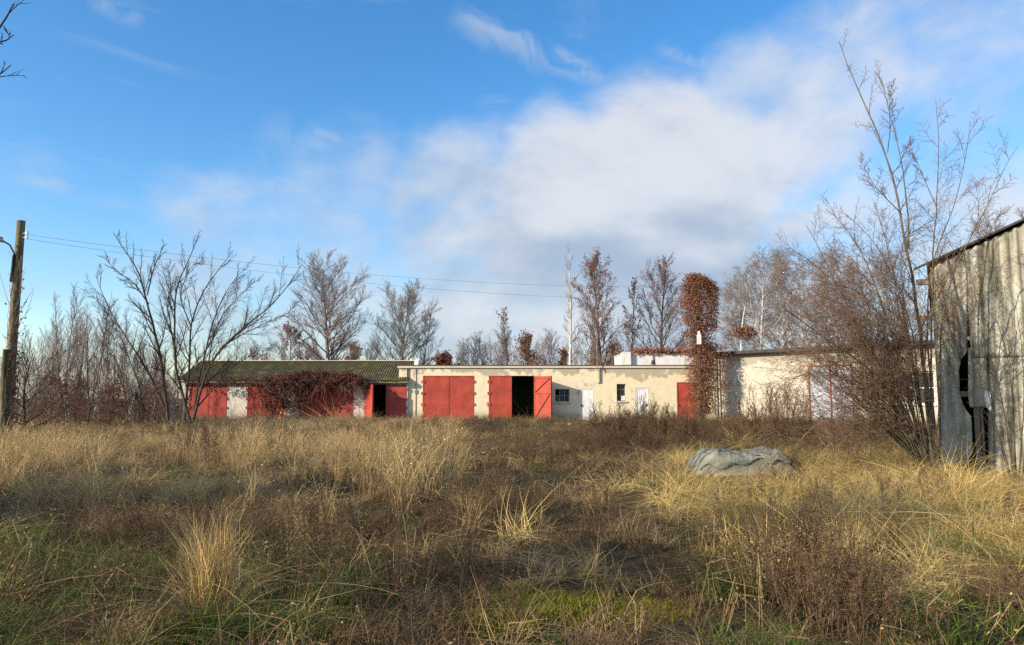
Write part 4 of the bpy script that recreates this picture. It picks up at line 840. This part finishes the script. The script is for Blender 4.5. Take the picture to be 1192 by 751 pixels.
low = [leader_tree(80 + i, 2.4, .03, 22, .02, (1.2, .3), .55, (1, 1, .9, .8, .6, .4), [(7, .1, .98, .6, .5, .3, .13, .05, 5, .008, 3), (5, .1, .98, .6, .5, .3, .15, .0, 4, .006, 3)], wob=.1, trop1=.03) for i in range(2)]
LB = 'low reddish brown leafless bramble at the foot of the thicket left of the mossy garage'
br = [put_tree('bramble', LB, FT(130 + 40 * i, 38), low[i], 'bark_warm', 'bark_warm', 'brambles below the thicket', sc=1.0, leaf=('creeper', 260, .05, 20 + i, .1), cat_='shrub') for i in range(2)]
for i in range(26):
    px = rng.uniform(12, 215); Y = rng.uniform(35, 48); copy_tree(br[i % 2], FT(px, Y), rng.uniform(0, 6.28), rng.uniform(.75, 1.25))
LB2 = 'low twiggy bramble in the rough ground under the fanning bushy tree'
for i in range(9):
    px = rng.uniform(935, 1070); Y = rng.uniform(17, 24); o = copy_tree(br[i % 2], FT(px, Y), rng.uniform(0, 6.28), rng.uniform(.35, .55), LB2); o['group'] = 'brambles under the bushy tree'
# far wood along the horizon: reads as one grey brown mass
rng = np.random.default_rng(90); parts = []; n = 420
bx = rng.uniform(-150, 190, n); by = rng.uniform(118, 165, n); hh = rng.uniform(6, 11.5, n) + 2.5 * np.sin(bx * .09)
tp0 = paths(np.stack([bx, by, np.zeros(n)], 1), np.tile([[0, 0, 1.]], (n, 1)), hh, 8, .04, .05, rng); tr0 = tap(np.full(n, .12), 8, .2)
parts.append(tubes(tp0, tr0, 4))
for q, rd, k in sub_levels(tp0, tr0, hh, [(9, .15, .98, .65, .34, .4, .08, .08, 4, .035, 3), (6, .15, .98, .55, .5, .3, .1, .06, 2, .026, 3)], rng): parts.append(tubes(q, rd, k))
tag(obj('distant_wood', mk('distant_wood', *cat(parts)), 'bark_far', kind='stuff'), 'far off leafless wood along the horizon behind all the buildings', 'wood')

# spruces and bare trees standing to the left of and behind the viewer, whose shade lies over the near grass
def spruce(seed, H):
    rng = np.random.default_rng(seed); parts = [tubes(np.array([[(0, 0, 0), (0, 0, H)]]), np.array([[.16, .02]]), 8)]
    n = 420; t = rng.uniform(.08, 1, n) ** .8; az = rng.uniform(0, 6.28, n); Lb = (1 - t) * H * .27 + .25
    D = np.stack([np.cos(az), np.sin(az), np.full(n, -.12)], 1); q = paths(np.stack([np.zeros(n), np.zeros(n), t * H], 1), D, Lb, 6, .06, .02, rng)
    i = np.repeat(np.arange(n), 26); f = rng.uniform(.15, 1, len(i)); x = f * 5; j = np.clip(x.astype(int), 0, 4); p = q[i, j] * (1 - (x - j))[:, None] + q[i, j + 1] * (x - j)[:, None]
    V, F, ti = leaf_cards(p, .16, rng, .09)
    return cat(parts + [tubes(q, tap(np.full(n, .03), 6), 3)]), (V, F, ti)
spr = spruce(5, 7.0)
for i, (x, y, s) in enumerate(((-15.5, -8.5, .9), (-15.5, 5.0, 1.08))):
    t = thing('spruce', ('dark green spruce outside the view, behind on the left', 'dark green spruce outside the view, left of the sunlit strip')[i], 'tree', (x, y, 0), i * 1.3, 'trees beside the viewer'); t.scale = (s, s, s)
    if i == 0:
        mt_, ml_ = mk('trunk', *spr[0]), mk('needles', spr[1][0], spr[1][1], tint=spr[1][2])
    obj('trunk', mt_, 'bark', t); obj('needles', ml_, 'green', t, kind='stuff')
put_tree('leafless_tree', 'tall stemmed bare tree outside the view on the left', (-12.4, -0.4, 0), leader_tree(95, 9.4, .16, 22, .62, (1.2, .5), .26, (.8, 1, 1, .9, .7, .5), [(9, .1, .98, .6, .5, .4, .07, .04, 5, .014, 3), (7, .1, .98, .6, .5, .4, .08, .04, 3, .01, 3), (3, .2, 1, .5, .5, .3, .08, .03, 2, .007, 3)], wob=.02, trop1=.02), 'bark', 'bark', 'trees beside the viewer')

# ------------------------------------------------------------------ grass: clumps scattered as stuff
def blades(n, rad, h, lean, curve, wid, seg, rng, hv=.35, kink=0.0, spread_pow=.6):
    az = rng.uniform(0, 2 * math.pi, n); rr = rad * rng.uniform(0, 1, n) ** spread_pow; ba = rng.uniform(0, 2 * math.pi, n)
    base = np.stack([rr * np.cos(ba), rr * np.sin(ba), np.full(n, -.03)], 1)
    H = h * rng.uniform(1 - hv, 1 + hv, n); ln = np.abs(rng.normal(lean, lean * .6 + .02, n)); cv = np.abs(rng.normal(curve, curve * .6 + .02, n))
    t = np.linspace(0, 1, seg + 1)[None, :]
    hor = H[:, None] * (ln[:, None] * t + cv[:, None] * t ** 2.2); zz = H[:, None] * (t - .55 * np.minimum(cv, 1.4)[:, None] * t ** 2.6) 
    side = H[:, None] * rng.normal(0, .06 + kink, (n, 1)) * t ** 2 + rng.normal(0, kink * .12, (n, seg + 1)) * h * t
    dx, dy = np.cos(az)[:, None], np.sin(az)[:, None]
    c = np.stack([base[:, :1] + dx * hor - dy * side, base[:, 1:2] + dy * hor + dx * side, base[:, 2:] + np.maximum(zz, .01 * t)], -1)
    tw = rng.uniform(-1.2, 1.2, (n, 1)) + t * rng.uniform(-1, 1, (n, 1)); wv = wid * rng.uniform(.6, 1.3, (n, 1)) * (1.02 - t) ** .55
    wx, wy = -dy * np.cos(tw) + dx * np.sin(tw), dx * np.cos(tw) + dy * np.sin(tw)
    off = np.stack([wx * wv, wy * wv, np.zeros_like(wv) + wv * .25 * np.sin(tw)], -1) * .5
    V = np.stack([c - off, c + off], 2).reshape(-1, 3)
    b = (np.arange(n)[:, None] * (seg + 1) + np.arange(seg)[None, :]) * 2; b = b.ravel()
    return V, np.stack([b, b + 1, b + 3, b + 2], 1), np.repeat(np.clip(rng.normal(.5, .25, n), 0, 1), (seg + 1) * 2), c
def join(items):
    V, F = cat([(a, b) for a, b, _ in items]); return V, F, np.concatenate([t for _, _, t in items])
def panicles(c, sel, rng, size=.0095, k=10):               # feathery seed heads near blade tips
    tips = c[sel]; n = len(tips); a, b = tips[:, -2], tips[:, -1]; f = rng.uniform(-.1, 1.15, (n, k, 1)); p = a[:, None] * (1 - f) + b[:, None] * f
    V, F, t = leaf_cards(p.reshape(-1, 3), size, rng, size * .55); return V, F, np.clip(t * .5 + .45, 0, 1)
def tubes_t(q, rd, k, rng):
    V, F = tubes(q, rd, k); return V, F, np.repeat(rng.uniform(.1, .75, len(q)), q.shape[1] * k)
def weed(seed, h, nst, rad, heads=1.0, side=9, r=.004):
    rng = np.random.default_rng(seed); ba = rng.uniform(0, 6.28, nst); rr = rad * rng.uniform(0, 1, nst) ** .6
    p0 = np.stack([rr * np.cos(ba), rr * np.sin(ba), np.full(nst, -.03)], 1); D = np.stack([np.cos(ba) * .22 + rng.normal(0, .1, nst), np.sin(ba) * .22 + rng.normal(0, .1, nst), np.ones(nst)], 1)
    L = h * rng.uniform(.65, 1.15, nst); q = paths(p0, D, L, 8, .05, .04, rng); rd = tap(np.full(nst, r), 8, .4)
    lv = sub_levels(q, rd, L, [(side, .35, .98, .55, .3, .5, .1, .1, 5, r * .5, 3), (3, .3, 1, .6, .45, .3, .15, .05, 3, r * .35, 3)], rng)
    it = [tubes_t(q, rd, 4, rng)] + [tubes_t(a, b, k, rng) for a, b, k in lv]
    tp = np.concatenate([lv[0][0][:, 2:].reshape(-1, 3), lv[1][0][:, -1]]); tp = tp[rng.uniform(0, 1, len(tp)) < heads]
    V, F, t = leaf_cards(tp, .011 * max(.8, h), rng, .01); it.append((V, F, np.clip(t, 0, 1)))
    return join(it)
def clump_tall(seed, far=False):
    rng = np.random.default_rng(seed); V, F, t, c = blades(60, .16, .62, .18, .26, .0062, 5, rng, .45, .1)
    V2, F2, t2, c2 = blades(28, .2, .32, .4, .8, .011, 5, rng, .4, .15); sel = rng.uniform(0, 1, 60) < .14
    return join([(V, F, t), (V2, F2, t2 * .8), panicles(c, sel, rng)])
def clump_mat(seed):
    rng = np.random.default_rng(seed); V, F, t, c = blades(84, .19, .28, .4, 1.05, .0068, 6, rng, .5, .3)
    V2, F2, t2, c2 = blades(40, .22, .18, .9, 1.3, .008, 5, rng, .5, .4); return join([(V, F, t), (V2, F2, t2)])
def clump_low(seed):
    rng = np.random.default_rng(seed); V, F, t, c = blades(60, .24, .12, .9, 1.2, .008, 4, rng, .5, .4)
    V2, F2, t2, c2 = blades(22, .2, .26, .35, .5, .0055, 5, rng, .5, .25); return join([(V, F, t), (V2, F2, t2)])
def clump_stalk(seed):                                  # broken, bent straw stalks
    rng = np.random.default_rng(seed); n = 9; p0 = np.stack([rng.normal(0, .12, n), rng.normal(0, .12, n), np.full(n, -.02)], 1); az = rng.uniform(0, 6.28, n); le = rng.uniform(.1, .6, n)
    d1 = np.stack([np.cos(az) * le, np.sin(az) * le, np.ones(n)], 1); q1 = paths(p0, d1, rng.uniform(.15, .45, n), 4, .06, 0, rng); az2 = az + rng.normal(0, .8, n); dn = rng.uniform(-.7, .5, n)
    q2 = paths(q1[:, -1], np.stack([np.cos(az2), np.sin(az2), dn], 1), rng.uniform(.1, .4, n), 4, .08, -.05, rng); r = np.full(n, .0032)
    lf = leaf_cards(np.concatenate([q1[:, 1:].reshape(-1, 3), q2[:, 1:].reshape(-1, 3)]), .009, rng, .008)
    return join([tubes_t(q1, tap(r, 4, .8), 3, rng), tubes_t(q2, tap(r * .8, 4, .4), 3, rng), lf])
def clump_green(seed):
    rng = np.random.default_rng(seed); V, F, t, c = blades(60, .17, .3, .35, .85, .009, 5, rng, .45, .05); return join([(V, F, t)])
def clump_moss(seed):
    rng = np.random.default_rng(seed); V, F, t, c = blades(150, .15, .035, .4, .4, .007, 2, rng, .5, .1, .5); return join([(V, F, t)])
def protos(nm, fn, k, mat, seed):
    c = bpy.data.collections.new(nm)
    for i in range(k):
        V, F, t = fn(seed + i); me = mk('%s_clump_%d' % (nm, i), V, F, False, t); me.materials.append(M[mat]); c.objects.link(bpy.data.objects.new('%s_clump_%d' % (nm, i), me))
    return c
def scatter(name, coll, k, pts, scl, tilt, label, cat_, rng, comb=.5):
    n = len(pts); me = bpy.data.meshes.new(name); me.vertices.add(n); me.vertices.foreach_set('co', pts.astype(np.float32).ravel())
    a = me.attributes.new('rot', 'FLOAT_VECTOR', 'POINT'); cx_, cy_ = (vn(pts[:, 0], pts[:, 1], .55, 31) - .5) * 1.1, (vn(pts[:, 0], pts[:, 1], .55, 32) - .35) * 1.1; r = np.stack([rng.normal(0, tilt, n) + cx_ * comb, rng.normal(0, tilt, n) + cy_ * comb, rng.uniform(0, 6.283, n)], 1); a.data.foreach_set('vector', r.astype(np.float32).ravel())
    a = me.attributes.new('scl', 'FLOAT_VECTOR', 'POINT'); a.data.foreach_set('vector', scl.astype(np.float32).ravel())
    a = me.attributes.new('idx', 'INT', 'POINT'); a.data.foreach_set('value', rng.integers(0, k, n).astype(np.int32))
    ng = bpy.data.node_groups.new(name, 'GeometryNodeTree'); ng.interface.new_socket('Geometry', in_out='INPUT', socket_type='NodeSocketGeometry'); ng.interface.new_socket('Geometry', in_out='OUTPUT', socket_type='NodeSocketGeometry')
    N, Lk = ng.nodes, ng.links; gi = N.new('NodeGroupInput'); go = N.new('NodeGroupOutput'); ip = N.new('GeometryNodeInstanceOnPoints'); ci = N.new('GeometryNodeCollectionInfo')
    ci.inputs['Collection'].default_value = coll; ci.inputs['Separate Children'].default_value = True; ci.inputs['Reset Children'].default_value = True
    def na(nm, ty): x = N.new('GeometryNodeInputNamedAttribute'); x.data_type = ty; x.inputs['Name'].default_value = nm; return x.outputs['Attribute']
    er = N.new('FunctionNodeEulerToRotation'); Lk.new(na('rot', 'FLOAT_VECTOR'), er.inputs[0])
    Lk.new(gi.outputs[0], ip.inputs['Points']); Lk.new(ci.outputs[0], ip.inputs['Instance']); ip.inputs['Pick Instance'].default_value = True
    Lk.new(na('idx', 'INT'), ip.inputs['Instance Index']); Lk.new(er.outputs[0], ip.inputs['Rotation']); Lk.new(na('scl', 'FLOAT_VECTOR'), ip.inputs['Scale']); Lk.new(ip.outputs[0], go.inputs[0])
    o = bpy.data.objects.new(name, me); COL.objects.link(o); md = o.modifiers.new('scatter', 'NODES'); md.node_group = ng; o['kind'] = 'stuff'; tag(o, label, cat_); return o
rng = np.random.default_rng(123)
# candidate spots: dense near the viewer, thinning with distance, never inside a building
def spots(dens0, ynear=2.6, yfar=50.5, seed=0, yref=9.0):
    r = np.random.default_rng(seed); out = []
    edges = np.concatenate([np.arange(ynear, 16, 1.0), np.arange(16, yfar, 2.5), [yfar]])
    for a, b in zip(edges[:-1], edges[1:]):
        hw = .74 * b + 2.0; d = dens0 * min(1.0, (yref / ((a + b) / 2)) ** 1.1); n = int(2 * hw * (b - a) * d); out.append(np.stack([r.uniform(-hw, hw, n), r.uniform(a, b, n)], 1))
    q = np.concatenate(out); x, y = q.T
    loc_x = (x - sa[0]) * sc_ + (y - sa[1]) * ss_; loc_y = -(x - sa[0]) * ss_ + (y - sa[1]) * sc_
    shed_in = (loc_x > -.1) & (loc_x < 8.6) & (loc_y > -.1); wx_ = (x - wa[0]) * wd_[0] + (y - wa[1]) * wd_[1]; wy_ = -(x - wa[0]) * -(-wd_[1]) + 0
    nrm_w = (x - wa[0]) * (-wd_[1]) + (y - wa[1]) * wd_[0]; wing_in = (wx_ > -.3) & (nrm_w > -.15)
    tarp_in = (((x - tl[0] - .09) / 1.02) ** 2 + ((y - TY - .35) / .72) ** 2) < 1
    moss_in = ((x - .72) / .72) ** 2 + ((y - 5.75) / .5) ** 2 < 1
    open_bay = (y > 51.0) | moss_in
    return q[~(shed_in | wing_in | tarp_in | open_bay)]
_tab = np.random.default_rng(99).uniform(0, 1, (64, 64, 64))
def vn(x, y, s, k):
    X = x * s + 17.3 * k + 500; Y = y * s + 9.1 * k + 500; i = np.floor(X).astype(int); j = np.floor(Y).astype(int); a = X - i; c = Y - j; a = a * a * (3 - 2 * a); c = c * c * (3 - 2 * c); T = _tab[int(k) % 64]
    return (T[i % 64, j % 64] * (1 - a) + T[(i + 1) % 64, j % 64] * a) * (1 - c) + (T[i % 64, (j + 1) % 64] * (1 - a) + T[(i + 1) % 64, (j + 1) % 64] * a) * c
def fld(x, y, s, k): return np.clip(.5 + 1.25 * (.66 * vn(x, y, s * .6, k) + .34 * vn(x, y, s * 1.5, k + 20) - .5), 0, 1)
def sm(a, b, x): t = np.clip((x - a) / (b - a), 0, 1); return t * t * (3 - 2 * t)
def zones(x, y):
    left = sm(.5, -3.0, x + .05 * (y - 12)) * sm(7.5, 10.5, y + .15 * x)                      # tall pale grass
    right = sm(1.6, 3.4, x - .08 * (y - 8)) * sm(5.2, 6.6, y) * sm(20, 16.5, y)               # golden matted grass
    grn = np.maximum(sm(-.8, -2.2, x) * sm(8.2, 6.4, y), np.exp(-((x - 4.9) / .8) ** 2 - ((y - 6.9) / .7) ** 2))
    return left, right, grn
def emit(name, coll, k, dens, prob, hs_, label, cat_, seed, tilt=.08, wj=.25, comb=.5, **kw):
    r = np.random.default_rng(seed); q = spots(dens, seed=seed, **kw); x, y = q.T; p = np.clip(prob(x, y), 0, 1); keep = r.uniform(0, 1, len(x)) < p; x, y = x[keep], y[keep]
    h = hs_(x, y) * r.uniform(.75, 1.25, len(x)); wsc = np.clip(h, .8, 1.3) * r.uniform(1 - wj, 1 + wj, len(x)) * (1 + np.clip((y - 12) / 34, 0, .8))
    return scatter(name, coll, k, np.stack([x, y, gz(x, y)], 1), np.stack([wsc, wsc, h], 1), tilt, label, cat_, r, comb)
cT = protos('tall', clump_tall, 6, 'tall', 200); cM = protos('mat', clump_mat, 6, 'gold', 220); cL = protos('low', clump_low, 6, 'brown', 240); cG = protos('green', clump_green, 5, 'green', 260); cO = protos('olive', clump_mat, 5, 'olive', 280)
cMo = protos('moss', clump_moss, 4, 'moss', 300); cW = protos('weedstalk', lambda s: weed(s, .62, 9, .16), 6, 'weed', 320); cS = protos('strawmat', clump_mat, 5, 'straw', 340); cK = protos('stalk', clump_stalk, 6, 'straw', 360)
def near_h(y): return np.interp(y, [3, 6, 9, 14], [.4, .6, .85, 1.0])
Z = zones
def tarp_low(x, y): return 1 - .88 * np.exp(-((x - tl[0]) / 1.6) ** 6 - ((y - TY + 1.3) / 1.9) ** 4)
def far_h(y): return np.interp(y, [14, 22, 32, 45], [1.0, .75, .5, .38])
def tus(x, y, s, k, a=.38, b=.62): return sm(a, b, vn(x, y, s, k))
def mid(x, y): return np.exp(-((x - .3 + .12 * (y - 10)) / 3.2) ** 4) * sm(6.5, 9, y) * sm(40, 30, y)                 # flattened middle
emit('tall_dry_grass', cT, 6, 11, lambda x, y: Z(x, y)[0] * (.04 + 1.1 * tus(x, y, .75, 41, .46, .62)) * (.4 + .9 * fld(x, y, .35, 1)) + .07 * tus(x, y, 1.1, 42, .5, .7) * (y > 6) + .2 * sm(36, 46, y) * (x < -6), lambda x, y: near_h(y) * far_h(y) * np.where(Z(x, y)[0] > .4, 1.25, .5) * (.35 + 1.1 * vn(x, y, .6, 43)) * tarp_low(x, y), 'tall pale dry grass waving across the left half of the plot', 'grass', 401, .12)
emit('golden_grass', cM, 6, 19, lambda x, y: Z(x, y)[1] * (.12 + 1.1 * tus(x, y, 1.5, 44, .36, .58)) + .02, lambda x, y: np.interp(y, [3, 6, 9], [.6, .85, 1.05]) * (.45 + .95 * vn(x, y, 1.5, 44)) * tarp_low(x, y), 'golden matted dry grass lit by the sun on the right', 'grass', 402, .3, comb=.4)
emit('straw_litter', cS, 5, 11, lambda x, y: .05 + .4 * Z(x, y)[0] + .42 * tus(x, y, 1.2, 45, .5, .68) * (1 - .6 * mid(x, y)) - .25 * Z(x, y)[2], lambda x, y: np.interp(y, [3, 8], [.6, .85]) * (.4 + .9 * vn(x, y, 1.2, 45)) * tarp_low(x, y), 'matted straw coloured litter lying between the taller grasses', 'grass', 403, .3, comb=.4)
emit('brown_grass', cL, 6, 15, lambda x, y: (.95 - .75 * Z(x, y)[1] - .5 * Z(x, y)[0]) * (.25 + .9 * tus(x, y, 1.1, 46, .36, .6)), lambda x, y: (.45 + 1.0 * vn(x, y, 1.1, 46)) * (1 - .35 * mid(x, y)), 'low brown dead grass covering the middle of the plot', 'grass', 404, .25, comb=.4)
emit('bent_stalks', cK, 6, 6, lambda x, y: .05 + .35 * tus(x, y, .7, 51, .45, .65) * sm(30, 18, y), lambda x, y: np.interp(y, [3, 7], [.7, 1.0]) * (.6 + .7 * vn(x, y, .9, 52)) * tarp_low(x, y), 'broken pale stalks bent among the lower grass', 'dry stalks', 408, .2)
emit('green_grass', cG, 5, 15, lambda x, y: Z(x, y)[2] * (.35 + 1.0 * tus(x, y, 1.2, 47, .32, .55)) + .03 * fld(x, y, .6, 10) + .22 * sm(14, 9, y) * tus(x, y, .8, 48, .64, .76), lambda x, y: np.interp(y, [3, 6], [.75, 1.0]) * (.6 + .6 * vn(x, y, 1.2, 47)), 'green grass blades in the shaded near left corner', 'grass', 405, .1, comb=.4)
emit('olive_brush', cO, 5, 12, lambda x, y: sm(3.6, 5.0, x - .14 * (y - 14)) * sm(15.8, 17.2, y) * sm(26, 20, y) * 1.0, lambda x, y: .85 + .8 * vn(x, y, .9, 49), 'olive green tangled undergrowth beneath the bushy tree', 'undergrowth', 406, .2)
emit('dead_weeds', cW, 6, 5.0, lambda x, y: (.85 - .65 * Z(x, y)[0] - .7 * Z(x, y)[1]) * (.05 + 1.0 * tus(x, y, .5, 50, .5, .66)) * sm(3.5, 6, y), lambda x, y: np.interp(y, [3, 6, 10, 20, 30], [.4, .6, .75, .9, .7]) * (.5 + .8 * vn(x, y, .5, 50)) * tarp_low(x, y), 'dark dead weed stalks standing thick across the middle of the plot', 'weeds', 407, .12)
# moss cushions
r = np.random.default_rng(9); mpnts = []
for (cx, cy, ax, ay, n) in ((.72, 5.9, .62, .3, 210), (.0, 6.3, .3, .15, 60), (-.15, 5.5, .25, .12, 40)):
    a = r.uniform(0, 6.28, n); q = r.uniform(0, 1, n) ** .5; mpnts.append(np.stack([cx + ax * q * np.cos(a), cy + ay * q * np.sin(a)], 1))
mq = np.concatenate(mpnts); scatter('moss', cMo, 4, np.stack([mq[:, 0], mq[:, 1], gz(*mq.T) + .02], 1), np.stack([np.ones(len(mq)) * 1.2] * 3, 1) * r.uniform(.8, 1.4, (len(mq), 1)), .1, 'bright yellow green moss on bare ground in the near middle', 'moss', r)

# single plants that stand out
def plant(name, label, cat_, x, y, data, mat, group=None, kind=None, rz=0, sc=1.0):
    t = tag(obj(name, mk(name, *data[:2], tint=data[2]), mat, loc=(float(x), float(y), float(gz(x, y)))), label, cat_, group); t.rotation_euler = (0, 0, rz); t.scale = (sc,) * 3; return t
rng = np.random.default_rng(55)
def curly(n, rad, h, lean, curve, wid, kink, amp):
    V, F, t, c = blades(n, rad, h, lean, curve, wid, 12, rng, .4, kink); tt = np.tile(np.repeat(np.linspace(0, 1, 13), 2), n); ph = np.repeat(rng.uniform(0, 6.28, n), 26); fr = np.repeat(rng.uniform(5, 11, n), 26)
    V = V + np.stack([np.sin(ph + fr * tt), np.cos(ph * 1.3 + fr * tt), .4 * np.sin(ph * 2 + fr * tt)], 1) * (amp * tt ** 1.3)[:, None]; return V, F, t
tuft = join([curly(480, .13, .66, .07, .14, .0075, .1, .04), curly(200, .18, .42, .25, .9, .008, .15, .035), curly(70, .16, .74, .3, .8, .007, .1, .03)])
p = P(245, 700, 5.45); plant('grass_tuft', 'pale straw tuft with curling blades standing alone in the shaded near grass', 'grass tuft', p[0], 5.45, tuft, 'palestraw')
for i, (px, Y, h, lab) in enumerate(((935, 5.6, .62, 'dark twiggy dead weed clump in the near right foreground, largest'), (975, 5.2, .5, 'dark dead weed right beside the largest near weed clump'), (895, 6.3, .6, 'dead weed left behind the largest near weed clump'), (1030, 6.9, .55, 'lone dead weed stalk in the golden grass right of the near clump'), (352, 6.6, .6, 'pale dead weed stalk right of the pale straw tuft'), (392, 6.4, .55, 'dead weed stalk second to the right of the pale straw tuft'))):
    plant('dead_weed', lab, 'weed', PX(px, Y), Y, weed(600 + i, h * (1.3 if i < 3 else 1.0), 30 if i < 3 else 5, .3 if i < 3 else .08, 1.0, 11, .0048 if i < 3 else .004), 'weed', 'single dead weeds', rz=i)
for i, (px, Y, h, n_, lab) in enumerate(((880, 25, 1.75, 16, 'tall dark feathery dead weed clump in front of the wing wall'), (905, 24, 1.9, 18, 'tallest dark feathery dead weeds just left of the bushy tree'), (925, 23.5, 1.4, 12, 'dark feathery weeds at the left foot of the bushy tree'), (752, 27, 1.5, 20, 'dark bushy dead weeds in front of the second white door'), (735, 24, 1.25, 16, 'dark dead weeds left of those before the second white door'), (775, 25, 1.3, 16, 'dark dead weeds right of those before the second white door'), (800, 22, 1.1, 14, 'dark dead weeds before the foot of the creeper covered pole'))):
    plant('dead_weed', lab, 'weed', PX(px, Y), Y, weed(640 + i, h, n_, .45, 1.0, 12, .012), 'weed', 'tall dead weeds', rz=i)
srcs = [o for o in scene.objects if o.get('group') == 'tall dead weeds']; r = np.random.default_rng(44)
for i in range(22):
    px = r.uniform(690, 945); Y = r.uniform(19, 31); o = srcs[i % len(srcs)].copy(); COL.objects.link(o); o.location = (PX(px, Y), Y, float(gz(PX(px, Y), Y))); o.rotation_euler = (0, 0, r.uniform(0, 6.28)); o.scale = (1.1, 1.1, r.uniform(.45, .75))
    o['label'] = 'dark dead weed in the brown weedy band between the tarpaulin and the wall'; o['group'] = 'weeds of the brown band'
# broken bricks by the wall
for i, (px, dy) in enumerate(((650, 0), (657, .3), (663, -.2), (643, .5))):
    lab = ('pale broken block left of the broken red brick in the weeds', 'broken red brick in the weeds before the first small window', 'pale broken block right of the broken red brick in the weeds', 'broken red brick at the left of the rubble by the open red door')[i]
    b = MB(); b.box(-.2, .2, -.1, .1, 0, .13); o = obj('broken_brick', b.mesh('broken_brick'), 'red2' if i % 2 else 'whitewash', loc=(PX(px, 43), 43 + dy, .02), rz=i * 1.1)
    tag(o, lab, 'brick', 'broken bricks in the weeds')
